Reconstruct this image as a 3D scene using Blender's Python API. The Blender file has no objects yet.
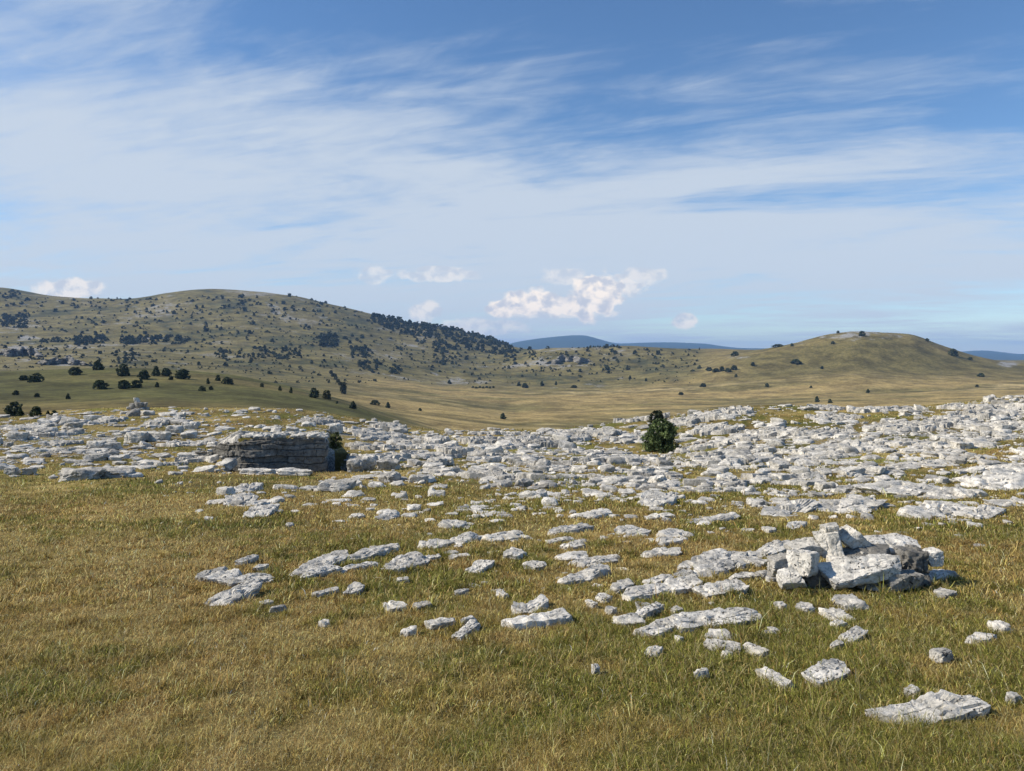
import bpy, bmesh, math, random, time
import numpy as np
T0 = time.time()
RNG = np.random.default_rng(7)
R = math.radians
SC = bpy.context.scene
COL = SC.collection
F, CX, YH, ZE = 759.0, 512.0, 355.0, 1.6          # focal length in pixels, principal column, eye level row, eye height
SUN_AZ, SUN_EL = -93.0, 38.0                       # from +Y, clockwise positive; degrees

# ------------------------------------------------------------------ numpy noise
def _h(ix, iy, iz, s):
    n = (ix.astype(np.int64) * 374761393 + iy.astype(np.int64) * 668265263 + iz.astype(np.int64) * 2147483647 + s * 974711) & 0xffffffff
    n = ((n ^ (n >> 13)) * 1274126177) & 0xffffffff
    n = ((n ^ (n >> 16)) * 2246822519) & 0xffffffff
    return ((n ^ (n >> 15)) & 0xffff) / 32767.5 - 1.0
def _f(t): return t * t * t * (t * (t * 6 - 15) + 10)
def vn2(x, y, s=0):
    """gradient noise about -1..1"""
    x = np.asarray(x, float); y = np.asarray(y, float)
    ix = np.floor(x); iy = np.floor(y); fx = x - ix; fy = y - iy
    ix = ix.astype(np.int64); iy = iy.astype(np.int64); z = np.zeros_like(ix)
    def g(a, b):
        return _h(ix + a, iy + b, z, s) * (fx - a) + _h(ix + a, iy + b, z + 7, s) * (fy - b)
    u, v = _f(fx), _f(fy)
    return 1.5 * ((g(0, 0) * (1 - u) + g(1, 0) * u) * (1 - v) + (g(0, 1) * (1 - u) + g(1, 1) * u) * v)
def fbm2(x, y, s=0, o=4, p=.5):
    r = 0; a = 1
    for k in range(o):
        r = r + a * vn2(x * 2 ** k + 17.3 * k, y * 2 ** k - 9.1 * k, s + k); a *= p
    return r
def vn3(p, s=0):
    i = np.floor(p); f = p - i; i = i.astype(np.int64)
    w = _f(f); r = 0
    for a in (0, 1):
        for b in (0, 1):
            for c in (0, 1):
                k = ((w[:, 0] if a else 1 - w[:, 0]) * (w[:, 1] if b else 1 - w[:, 1]) * (w[:, 2] if c else 1 - w[:, 2]))
                r = r + k * _h(i[:, 0] + a, i[:, 1] + b, i[:, 2] + c, s)
    return r
def S(x, a, b):
    t = np.clip((np.asarray(x, float) - a) / (b - a), 0, 1)
    return t * t * (3 - 2 * t)
def lin(r, g, b):
    f = lambda c: (c / 255 / 12.92) if c / 255 <= .04045 else ((c / 255 + .055) / 1.055) ** 2.4
    return np.array([f(r), f(g), f(b)])

# ------------------------------------------------------------------ mesh helpers
def mesh_np(name, V, faces, mat=None, smooth=False, attrs=None):
    """faces: list of (M,k) index arrays"""
    me = bpy.data.meshes.new(name)
    V = np.asarray(V, np.float32)
    me.vertices.add(len(V)); me.vertices.foreach_set('co', V.ravel())
    loops = np.concatenate([np.asarray(f, np.int32).ravel() for f in faces])
    sizes = np.concatenate([np.full(len(f), np.asarray(f).shape[1], np.int32) for f in faces])
    me.loops.add(len(loops)); me.loops.foreach_set('vertex_index', loops)
    me.polygons.add(len(sizes))
    me.polygons.foreach_set('loop_start', np.concatenate([[0], np.cumsum(sizes)[:-1]]).astype(np.int32))
    if smooth: me.polygons.foreach_set('use_smooth', np.ones(len(sizes), bool))
    me.update(calc_edges=True)
    for an, arr in (attrs or {}).items():
        arr = np.asarray(arr, np.float32)
        if arr.ndim == 1:
            a = me.attributes.new(an, 'FLOAT', 'POINT'); a.data.foreach_set('value', arr)
        else:
            a = me.attributes.new(an, 'FLOAT_COLOR', 'POINT')
            a.data.foreach_set('color', np.concatenate([arr, np.ones((len(arr), 1), np.float32)], 1).ravel())
    if mat: me.materials.append(mat)
    return me
def link(name, me, parent=None, loc=None):
    o = bpy.data.objects.new(name, me); COL.objects.link(o)
    if parent: o.parent = parent
    if loc is not None: o.location = loc
    return o
def tag(o, label=None, cat=None, group=None, kind=None):
    if label: o['label'] = label
    if cat: o['category'] = cat
    if group: o['group'] = group
    if kind: o['kind'] = kind
    return o

# ------------------------------------------------------------------ node helper
class G:
    def __init__(s, tree): s.t = tree; s.n = tree.nodes; s.l = tree.links
    def add(s, typ, ins=None, out=0, **kw):
        n = s.n.new(typ)
        for k, v in kw.items(): setattr(n, k, v)
        for k, v in (ins or {}).items():
            i = n.inputs[k]
            if isinstance(v, bpy.types.NodeSocket): s.l.new(v, i)
            else: i.default_value = v
        return n.outputs[out]
    def m(s, op, a, b=0.0, c=0.0, clamp=False):
        n = s.n.new('ShaderNodeMath'); n.operation = op; n.use_clamp = clamp
        for i, v in enumerate((a, b, c)):
            if isinstance(v, bpy.types.NodeSocket): s.l.new(v, n.inputs[i])
            else: n.inputs[i].default_value = v
        return n.outputs[0]
    def mr(s, v, a, b, c=0.0, d=1.0, smooth=True):
        return s.add('ShaderNodeMapRange', {'Value': v, 'From Min': a, 'From Max': b, 'To Min': c, 'To Max': d}, interpolation_type='SMOOTHSTEP' if smooth else 'LINEAR')
    def mix(s, f, a, b, mode='MIX'):
        n = s.n.new('ShaderNodeMix'); n.data_type = 'RGBA'; n.blend_type = mode
        for i, v in ((0, f), (6, a), (7, b)):
            if isinstance(v, bpy.types.NodeSocket): s.l.new(v, n.inputs[i])
            else: n.inputs[i].default_value = v if i == 0 else (*v[:3], 1)
        return n.outputs[2]
    def noise(s, vec, scale, detail=4, rough=.55, dist=0.0, out=0, lac=2.0):
        return s.add('ShaderNodeTexNoise', {'Vector': vec, 'Scale': scale, 'Detail': detail, 'Roughness': rough, 'Distortion': dist, 'Lacunarity': lac}, out=out)
    def xyz(s, x, y, z): return s.add('ShaderNodeCombineXYZ', {0: x, 1: y, 2: z})
def material(name):
    m = bpy.data.materials.new(name); m.use_nodes = True
    g = G(m.node_tree); b = g.n['Principled BSDF']; b.inputs['Specular IOR Level'].default_value = .25
    return m, g, b

# ------------------------------------------------------------------ materials
def mk_ground():
    m, g, b = material('turf_and_soil')
    tc = g.add('ShaderNodeTexCoord', out=3)
    col = g.add('ShaderNodeAttribute', attribute_name='gcol', out=0)
    rock = g.add('ShaderNodeAttribute', attribute_name='stone', out=2)
    n1 = g.noise(tc, 9.0, 6, .7); n2 = g.noise(tc, .9, 6, .65); n3 = g.noise(tc, .035, 8, .68); n4 = g.noise(tc, 60., 3, .6)
    v = g.m('MULTIPLY', g.mr(n1, .3, .7, .72, 1.28), g.mr(n2, .3, .7, .8, 1.2))
    v = g.m('MULTIPLY', v, g.mr(n3, .34, .66, .62, 1.38)); v = g.m('MULTIPLY', v, g.mr(n4, .3, .7, .75, 1.25))
    c = g.mix(1.0, col, g.add('ShaderNodeCombineColor', {0: v, 1: v, 2: v}), 'MULTIPLY')
    n5 = g.noise(tc, .24, 6, .72)
    v = g.m('MULTIPLY', v, g.mr(n5, .34, .66, .72, 1.28))
    c = g.mix(1.0, col, g.add('ShaderNodeCombineColor', {0: v, 1: v, 2: v}), 'MULTIPLY')
    # bare limestone between the blocks
    s1 = g.noise(tc, 2.2, 8, .7); s2 = g.noise(tc, 14., 4, .6)
    rc = g.mix(g.mr(s2, .4, .65), (.17, .165, .15), (.47, .455, .42))
    s3 = g.noise(tc, .075, 5, .7)
    f = g.m('ADD', rock, g.mr(g.m('ADD', g.m('MULTIPLY', s1, .5), g.m('MULTIPLY', s3, .5)), .36, .64, -.45, .45, False)); f = g.mr(f, .42, .58)
    c = g.mix(f, c, rc)
    g.l.new(c, b.inputs['Base Color']); b.inputs['Roughness'].default_value = .95; b.inputs['Specular IOR Level'].default_value = .1
    h = g.m('ADD', g.m('MULTIPLY', n1, .6), g.m('MULTIPLY', n4, .25))
    bp = g.add('ShaderNodeBump', {'Height': h, 'Strength': .8, 'Distance': .06}); g.l.new(bp, b.inputs['Normal'])
    return m
def mk_stone(name='limestone', dark=0.0):
    m, g, b = material(name)
    tc = g.add('ShaderNodeTexCoord', out=3)
    rnd = g.add('ShaderNodeObjectInfo', out=5)
    off = g.m('MULTIPLY', rnd, 37.0)
    vec = g.add('ShaderNodeVectorMath', {0: tc, 1: g.xyz(off, off, off)}, operation='ADD')
    tint = g.add('ShaderNodeAttribute', attribute_name='tint', out=2)
    wv_ = g.noise(vec, 1.7, 8, .75, .6); a = g.noise(vec, 2.6, 9, .72, .4); bb = g.noise(vec, 9.0, 8, .7, .3); c = g.noise(vec, 38., 5, .65)
    col = g.mix(g.mr(a, .3, .7), (.40, .375, .32), (.80, .75, .655))
    col = g.mix(g.mr(bb, .48, .66, 0, .85), col, (.21, .205, .185))               # grey lichen
    col = g.mix(g.mr(bb, .26, .38, .5, 0), col, (.60, .55, .45))                # warm weathered skin
    col = g.mix(g.mr(wv_, .53, .62, 0, .7), col, (.24, .235, .215))
    vo = g.add('ShaderNodeTexVoronoi', {'Vector': g.add('ShaderNodeVectorMath', {0: vec, 1: g.noise(vec, 6., 3, .5, out=1)}, operation='ADD'), 'Scale': 9.5, 'Randomness': 1.0})
    sel = g.noise(vec, 3.6, 2, .5)
    pit = g.m('MULTIPLY', g.mr(vo, .16, .30, 1, 0), g.mr(sel, .47, .54))
    col = g.mix(g.m('MULTIPLY', pit, .95), col, (.035, .033, .03))              # solution pits
    col = g.mix(g.mr(c, .52, .7, 0, .75), col, (.17, .165, .15))                # specks
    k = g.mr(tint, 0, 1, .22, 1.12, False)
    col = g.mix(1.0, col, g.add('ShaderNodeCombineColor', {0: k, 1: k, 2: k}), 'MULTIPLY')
    g.l.new(col, b.inputs['Base Color']); b.inputs['Roughness'].default_value = .9
    h = g.m('ADD', g.m('MULTIPLY', bb, .8), g.m('MULTIPLY', c, .35)); h = g.m('SUBTRACT', h, g.m('MULTIPLY', pit, .5))
    g.l.new(g.add('ShaderNodeBump', {'Height': h, 'Strength': .9, 'Distance': .035}), b.inputs['Normal'])
    return m
def mk_leaf(name, transl=.25):
    m, g, b = material(name)
    col = g.add('ShaderNodeAttribute', attribute_name='tint', out=0)
    rnd = g.add('ShaderNodeObjectInfo', out=5)
    k = g.mr(rnd, 0, 1, .85, 1.15, False)
    col = g.mix(1.0, col, g.add('ShaderNodeCombineColor', {0: k, 1: k, 2: k}), 'MULTIPLY')
    g.l.new(col, b.inputs['Base Color']); b.inputs['Roughness'].default_value = .65; b.inputs['Specular IOR Level'].default_value = .2
    tr = g.add('ShaderNodeBsdfTranslucent', {'Color': col})
    mx = g.add('ShaderNodeMixShader', {0: transl, 1: b.outputs[0], 2: tr})
    g.l.new(mx, g.n['Material Output'].inputs[0])
    return m
def mk_bark():
    m, g, b = material('bark')
    tc = g.add('ShaderNodeTexCoord', out=3)
    n = g.noise(tc, 12., 5, .6)
    g.l.new(g.mix(n, (.05, .04, .03), (.16, .13, .1)), b.inputs['Base Color']); b.inputs['Roughness'].default_value = .95
    g.l.new(g.add('ShaderNodeBump', {'Height': n, 'Strength': .6, 'Distance': .03}), b.inputs['Normal'])
    return m
M_GROUND, M_STONE, M_GRASS, M_LEAF, M_BARK = mk_ground(), mk_stone(), mk_leaf('grass_blade', .3), mk_leaf('conifer_foliage', .12), mk_bark()

# ------------------------------------------------------------------ terrain: control heights along rays, then noise
XS = np.array([-400., -150, 0, 60, 130, 200, 240, 290, 340, 400, 450, 490, 515, 545, 580, 620, 660, 700, 740, 790, 830, 860, 905, 940, 980, 1024, 1180, 1400])
def cur(pts):
    x, y = zip(*pts); return np.interp(XS, x, y)
def hgt(h): return ('h', np.full(len(XS), float(h)))
ST = [
 (0.5, hgt(1.62)), (3.0, hgt(1.9)), (8.0, hgt(2.4)), (15.0, hgt(3.1)),
 (25., cur([(0, 481), (512, 478), (760, 474), (1024, 468)])),
 (35., cur([(0, 458), (250, 461), (512, 460), (660, 461), (800, 455), (1024, 440)])),
 (48., cur([(0, 434), (250, 434), (400, 445), (512, 447), (660, 451), (740, 438), (800, 430), (1024, 414)])),
 (65., cur([(0, 418), (60, 412), (130, 409), (280, 409), (340, 416), (400, 425), (450, 431), (560, 430), (640, 422), (700, 412), (760, 406), (860, 409), (960, 404), (1024, 396)])),
 (74., cur([(0, 419), (60, 413), (130, 409.5), (280, 410), (340, 417), (400, 426), (450, 432), (560, 431), (640, 423), (700, 413), (760, 406.5), (860, 409), (960, 404), (1024, 396)])),
 (105., cur([(0, 421), (60, 419), (130, 417), (280, 418), (340, 424), (450, 440), (640, 434), (760, 424), (1024, 418)])),
 (160., cur([(0, 412), (130, 410), (300, 416), (420, 440), (512, 446), (1024, 440)])),
 (250., cur([(0, 394), (130, 391), (240, 396), (330, 407), (420, 430), (512, 440), (740, 436), (1024, 430)])),
 (380., cur([(0, 374), (130, 371), (200, 374), (240, 379), (330, 396), (400, 417), (460, 432), (600, 436), (740, 424), (1024, 416)])),
 (520., cur([(0, 377), (130, 376), (240, 385), (300, 395), (400, 409), (512, 424), (700, 418), (860, 410), (1024, 408)])),
 (800., cur([(0, 368), (130, 370), (240, 378), (350, 388), (450, 400), (512, 406), (700, 401), (860, 396), (1024, 392)])),
 (1100., cur([(0, 352), (130, 354), (240, 362), (350, 375), (450, 389), (600, 389), (740, 380), (860, 370), (940, 374), (1024, 377)])),
 (1350., cur([(0, 341), (240, 346), (350, 358), (450, 374), (520, 378), (620, 374), (700, 366), (740, 353), (790, 343), (830, 334), (860, 331.3), (905, 333.5), (940, 345), (980, 357), (1024, 363)])),
 (1750., cur([(0, 319), (130, 319), (240, 320), (340, 331), (420, 347), (500, 358), (545, 349), (620, 345.5), (700, 350.5), (760, 352), (860, 350), (940, 357), (1024, 362)])),
 (2300., cur([(-150, 285), (0, 289), (15, 291), (35, 296), (60, 297), (130, 298), (160, 295), (200, 291.5), (250, 293), (290, 297), (340, 306), (380, 316), (420, 323), (460, 329.5), (490, 338), (515, 346), (560, 356), (700, 360), (1024, 362)])),
 (3200., cur([(0, 330), (512, 358), (1024, 361)])),
 (8000., cur([(0, 360), (1024, 360)])),
 (12000., cur([(0, 352), (480, 352), (515, 342.5), (545, 338), (580, 335.5), (620, 343.5), (660, 342.5), (700, 343.5), (740, 348), (760, 346.5), (790, 349), (830, 353), (940, 353), (980, 350.5), (1024, 354)])),
 (20000., cur([(0, 358), (1024, 358)])),
]
DS = np.array([s[0] for s in ST])
H = []
for d, c in ST:
    H.append(ZE - c[1] if isinstance(c, tuple) else ZE - d * (c - YH) / F)
H = np.array(H)                                                     # (stations, XS)
def pchip(xk, Y, x):
    """monotone cubic along axis 0; Y (K,C) -> (len(x), C)"""
    h = np.diff(xk)[:, None]; dl = np.diff(Y, axis=0) / h
    mm = np.zeros_like(Y); w1 = 2 * h[1:] + h[:-1]; w2 = h[1:] + 2 * h[:-1]
    ok = dl[:-1] * dl[1:] > 0
    with np.errstate(divide='ignore', invalid='ignore'):
        mm[1:-1] = np.where(ok, (w1 + w2) / (w1 / dl[:-1] + w2 / dl[1:]), 0)
    mm[0] = dl[0]; mm[-1] = dl[-1]
    i = np.clip(np.searchsorted(xk, x, side='right') - 1, 0, len(xk) - 2)
    t = ((x - xk[i]) / (xk[i + 1] - xk[i]))[:, None]; hh = h[i]
    return ((1 + 2 * t) * (1 - t) ** 2 * Y[i] + t * (1 - t) ** 2 * hh * mm[i] + t * t * (3 - 2 * t) * Y[i + 1] + t * t * (t - 1) * hh * mm[i + 1])
TH = np.concatenate([np.linspace(-180, -60, 40)[:-1], np.linspace(-60, -40, 40)[:-1], np.linspace(-40, 40, 721), np.linspace(40, 60, 40)[1:], np.linspace(60, 180, 40)[1:]])
LR = np.linspace(math.log(0.7), math.log(19500.), 760)
RR = np.exp(LR)
THR = np.radians(TH); thc = np.clip(THR, R(-48), R(48))
pxc = CX + F * np.tan(thc)
Hx = pchip(XS, H.T, np.clip(pxc, XS[0], XS[-1])).T                  # (stations, T)
logd = np.log(np.clip(RR[:, None] * np.cos(thc)[None, :], .55, 19900))
Z = np.empty((len(RR), len(TH)))
for j in range(len(TH)):
    Z[:, j] = pchip(np.log(DS), Hx[:, j:j + 1], logd[:, j])[:, 0]
X = RR[:, None] * np.sin(THR)[None]; Y = RR[:, None] * np.cos(THR)[None]
RG = np.broadcast_to(RR[:, None], X.shape); DG = RG * np.cos(thc)[None]
PX = np.broadcast_to(pxc[None], X.shape)
for k, lam in enumerate([700, 260, 110, 45, 18, 7, 2.8, 1.1, .45]):
    amp = {700: 9, 260: 5.0, 110: 2.0, 45: .8, 18: .24, 7: .12, 2.8: .06, 1.1: .035, .45: .015}[lam]
    fade = S(RG, lam * 1.5, lam * 4) * (1 - S(RG, lam * 120, lam * 260)) * (1 - .6 * S(RG, 5000, 9000))
    if lam in (45, 110, 18): fade = fade * (1 - .9 * S(RG, 40, 60) * (1 - S(RG, 90, 130)))
    Z = Z + fade * amp * vn2(X / lam + 3.7 * k, Y / lam, 50 + k)
# the sinkhole, with the raised ground behind its wall
def pit_mask(px, d):
    back = np.where(px < 327, 34.0, 40.0)
    return S(px, 225, 229) * (1 - S(px, 343, 349)) * S(d, 29.8, 30.6) * (1 - S(d, back - .5, back))
ytop = np.interp(DG, [34, 48, 66], [438, 431, 409])
zt = ZE - DG * (ytop - YH) / F
rs = S(PX, 205, 240) * (1 - S(PX, 324, 334)) * S(DG, 33.7, 34.3) * (1 - S(DG, 46, 60))
Z = Z + rs * np.maximum(zt - Z, 0) - 2.4 * pit_mask(PX, DG)
YS = YH - F * (Z - ZE) / np.maximum(Y, 1e-3)
def bil(A, x, y):
    th = np.degrees(np.arctan2(x, y)); lr = np.log(np.clip(np.hypot(x, y), .71, 19000))
    j = np.clip(np.searchsorted(TH, th) - 1, 0, len(TH) - 2); tj = (th - TH[j]) / (TH[j + 1] - TH[j])
    q = (lr - LR[0]) / (LR[1] - LR[0]); i = np.clip(q.astype(int), 0, len(LR) - 2); ti = q - i
    return (A[i, j] * (1 - ti) + A[i + 1, j] * ti) * (1 - tj) + (A[i, j + 1] * (1 - ti) + A[i + 1, j + 1] * ti) * tj
def gz(x, y): return bil(Z, np.asarray(x, float), np.asarray(y, float))
FR = np.where((TH > -45) & (TH < 45))[0]
RUN = np.minimum.accumulate(YS[:, FR], axis=0)
def hit(px, py):
    """first ground point seen at a pixel -> x, y, z (nan where the sky is)"""
    px = np.atleast_1d(np.asarray(px, float)); py = np.atleast_1d(np.asarray(py, float))
    th = np.degrees(np.arctan((px - CX) / F)); j = np.clip(np.searchsorted(TH[FR], th), 1, len(FR) - 1)
    r = np.full(len(px), np.nan)
    for q in range(len(px)):
        c = RUN[:, j[q]]; i = np.searchsorted(-c, -py[q])
        if 0 < i < len(c):
            a, b = YS[i - 1, FR[j[q]]], YS[i, FR[j[q]]]
            t = np.clip((a - py[q]) / max(a - b, 1e-6), 0, 1); r[q] = math.exp(LR[i - 1] + t * (LR[1] - LR[0]))
    x = r * np.sin(np.radians(th)); y = r * np.cos(np.radians(th))
    return x, y, np.where(np.isnan(r), np.nan, gz(np.nan_to_num(x), np.nan_to_num(y, nan=5)))
def scr(x, y, z): return CX + F * x / y, YH - F * (z - ZE) / y

# rock cover of the picture's ground, as a table over image columns and rows (used to choose where rock lies on the ground)
CXS = np.array([-64, 0, 128, 256, 384, 512, 640, 768, 896, 1024, 1100.])
CYS = np.array([398, 405, 415, 425, 435, 445, 455, 465, 475, 485, 495, 505, 515, 530, 550, 580, 620, 680, 771.])
CT = np.array([
 [0, 0, 0, 0, 0, 0, 0, 0, .05, .6, .7], [0, 0, .1, .15, 0, 0, 0, .4, .3, .7, .7], [.3, .35, .35, .4, .1, 0, .2, .6, .35, .8, .8],
 [.4, .45, .45, .4, .4, .15, .65, .5, .6, .85, .8], [.5, .5, .5, .35, .65, .8, .75, .6, .75, .65, .6], [.45, .5, .45, .3, .65, .85, .6, .7, .8, .5, .5],
 [.4, .45, .4, .3, .6, .85, .75, .75, .65, .35, .3], [.35, .4, .3, .2, .55, .7, .75, .65, .5, .3, .3], [.1, .15, .05, .2, .35, .6, .7, .65, .55, .35, .3],
 [0, 0, 0, .15, .22, .42, .55, .58, .45, .33, .3], [0, 0, 0, .12, .2, .25, .32, .42, .38, .25, .2], [0, 0, 0, .2, .15, .16, .2, .26, .26, .16, .1],
 [0, 0, 0, .14, .13, .16, .15, .13, .13, .1, .1], [0, 0, 0, .01, .07, .12, .09, .07, .06, .05, .05], [0, 0, 0, .03, .05, .05, .06, .05, .03, .03, .03],
 [0, 0, 0, .04, .04, .04, .05, .05, .03, .02, .02], [0, 0, 0, .01, .02, .03, .04, .04, .02, .02, .02], [0, 0, 0, 0, 0, 0, .01, .01, .01, .02, .02], [0] * 11])
def cover(px, py):
    px = np.clip(px, CXS[0], CXS[-1]); py = np.clip(py, CYS[0], CYS[-1])
    i = np.clip(np.searchsorted(CXS, px) - 1, 0, len(CXS) - 2); j = np.clip(np.searchsorted(CYS, py) - 1, 0, len(CYS) - 2)
    u = (px - CXS[i]) / (CXS[i + 1] - CXS[i]); v = (py - CYS[j]) / (CYS[j + 1] - CYS[j])
    c = (CT[j, i] * (1 - u) + CT[j, i + 1] * u) * (1 - v) + (CT[j + 1, i] * (1 - u) + CT[j + 1, i + 1] * u) * v
    for (ex, ey, rx, ry) in HOLLOWS:
        c = c * (1 - .9 * (1 - S(np.hypot((px - ex) / rx, (py - ey) / ry), .7, 1.15)))
    return c
HOLLOWS = [(790, 417, 46, 7), (865, 416, 40, 4), (250, 420, 30, 5), (610, 446, 22, 3), (700, 432, 22, 4), (690, 475, 20, 3), (370, 447, 30, 4), (90, 446, 20, 3), (60, 462, 18, 3)]

# ------------------------------------------------------------------ ground colour (a property of the vegetation, per vertex)
def patches(x, y):
    """0..1 green, 0..1 brown: how the turf itself varies"""
    g = .5 + .6 * fbm2(x / 3.2, y / 4.5, 3, 4) + .62 * fbm2(x / .5, y / .62, 5, 3)
    b = .5 + .6 * fbm2(x / 4.5 + 9, y / 6.5, 8, 4) + .35 * fbm2(x / .4, y / .5, 15, 2)
    d = np.hypot(x, y)
    g = g + .10 * (1 - S(d, 4.5, 8)) - .12 * S(d, 8, 12) * (1 - S(x, -3, 1)) + .12 * S(x, -1, 2) * (1 - S(d, 9, 14))
    b = b + .18 * S(d, 7, 9) * (1 - S(d, 11, 15)) * (1 - S(x, -4, 0))
    return np.clip(g, 0, 1), np.clip(b, 0, 1)
C_GREEN, C_OLIVE, C_STRAW, C_BROWN = np.array([.20, .205, .040]), np.array([.335, .258, .069]), np.array([.59, .45, .18]), np.array([.395, .238, .08])
def turf(x, y, rnd=None):
    g, b = patches(x, y)
    c = C_OLIVE[None] * np.ones((len(x), 1))
    def mx(c, k, w): return c * (1 - w[:, None]) + k[None] * w[:, None]
    c = mx(c, C_BROWN, S(b, .45, .9) * .65); c = mx(c, C_STRAW, S(1 - g, .45, 1.0) * .6); c = mx(c, C_GREEN, S(g, .4, .85) * .85)
    return c
xf, yf, zf = X.ravel(), Y.ravel(), Z.ravel(); pf, df, sf = PX.ravel(), DG.ravel(), YS.ravel()
gc = turf(xf, yf) * .55
far = S(df, 90, 150)
def L(c): return np.array(c)
def mixc(a, b, w): return a * (1 - w[:, None]) + b * w[:, None]
n_big = fbm2(xf / 160, yf / 160, 21, 5, .55); n_med = fbm2(xf / 38, yf / 38, 22, 4, .6); n_str = fbm2(xf / 420, yf / 90, 23, 4, .55)
meadow = mixc(L([.088, .084, .026])[None] * np.ones((len(xf), 1)), L([.15, .12, .045])[None], S(n_str, .1, .8))
meadow = mixc(meadow, L([.15, .115, .042])[None], (1 - S(df, 160, 240)) * .8)
valley = mixc(L([.30, .222, .088])[None] * np.ones((len(xf), 1)), L([.15, .125, .046])[None], S(n_str + .5 * n_big, -.25, .55))
valley = mixc(valley, L([.42, .32, .15])[None], S(n_str - .3 * n_med, .35, .8) * .8)
hill = mixc(L([.15, .125, .045])[None] * np.ones((len(xf), 1)), L([.2, .165, .075])[None], S(n_big, 0, .9) * .8)
hill = mixc(hill, L([.058, .062, .028])[None], S(-n_big + .9 * n_med, .05, .8) * .8)
rhill = mixc(L([.135, .112, .04])[None] * np.ones((len(xf), 1)), L([.2, .155, .06])[None], S(n_str, -.1, .7))
far_c = meadow
far_c = mixc(far_c, valley, S(df, 380, 520) * S(pf, 250, 400) + S(df, 90, 130) * S(pf, 380, 440) * (1 - S(df, 380, 520)))
far_c = mixc(far_c, hill, S(df, 560, 760) * (1 - S(pf, 280, 420)))
far_c = mixc(far_c, hill, S(df, 1000, 1250) * (1 - S(pf, 680, 740)))
far_c = mixc(far_c, rhill, S(df, 900, 1150) * S(pf, 690, 760))
far_c = mixc(far_c, L([.035, .05, .025])[None], S(df, 4000, 7000))
gc = mixc(gc, far_c, far)
cv = cover(pf, sf) * (df < 82) * (df > 9) * (np.abs(TH)[None].repeat(len(RR), 0).ravel() < 46)
streak = fbm2(xf / 3.5, yf / 1.6, 31, 3)
stone = np.where((df < 85), cv * (1 + 1.3 * streak) * .5, 0)
pm_ = pit_mask(pf, df); stone = np.where(pm_ > .01, .95, stone); stone = np.where((df > 29) & (df < 42) & (pf > 222) & (pf < 352) & (np.gradient(Z, axis=1).ravel() ** 2 > .0016), .95, stone)
# grey rock showing through the far hillsides
def blob(px, py, rx, ry): return 1 - S(np.hypot((pf - px) / rx, (sf - py) / ry), .5, 1.1)
onfar = (df > 700) & (df < 5000)
fr = .5 * S(n_big + n_med, -.1, 1.0) * (1 - S(pf, 600, 760))
for (a, b, c, d, k) in [(18, 351, 22, 6, .8), (62, 362, 26, 6, .7), (30, 340, 18, 5, .8), (100, 350, 22, 8, .3), (290, 310, 90, 14, .25), (160, 322, 60, 8, .25), (470, 362, 60, 12, .35), (560, 362, 50, 8, .5), (620, 358, 40, 8, .35),
                       (375, 327, 40, 6, .4), (865, 335, 54, 6, .8), (830, 336, 20, 4, .6), (800, 343, 25, 4, .45), (1008, 364, 14, 4, .9), (737, 357, 18, 3, .5), (4, 376, 8, 2, .8), (470, 350, 40, 6, .3), (310, 370, 40, 5, .25)]:
    fr = np.maximum(fr, k * blob(a, b, c, d) * np.clip(.62 + .9 * n_med + .5 * n_big, 0, 1.15))
fr = fr * np.clip(S(df, 1000, 1200) + (1 - S(pf, 200, 330)), 0, 1)
stone = np.where(onfar, fr, stone)
T, K = len(TH), len(RR)
idx = np.arange(K * T).reshape(K, T)
faces = np.stack([idx[:-1, :-1], idx[:-1, 1:], idx[1:, 1:], idx[1:, :-1]], -1).reshape(-1, 4)[:, ::-1]
inner = np.stack([np.full(T - 1, K * T), idx[0, :-1], idx[0, 1:]], -1)[:, ::-1]
V = np.stack([xf, yf, zf], 1); V = np.concatenate([V, [[0, 0, Z[0].mean()]]])
gc = np.concatenate([gc, gc[-1:]]); stone = np.concatenate([stone, [0]])
g_o = link('ground', mesh_np('ground', V, [faces, inner], M_GROUND, True, {'gcol': np.clip(gc, .01, .8), 'stone': stone}))
tag(g_o, kind='structure')
print('ground', time.time() - T0)

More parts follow.
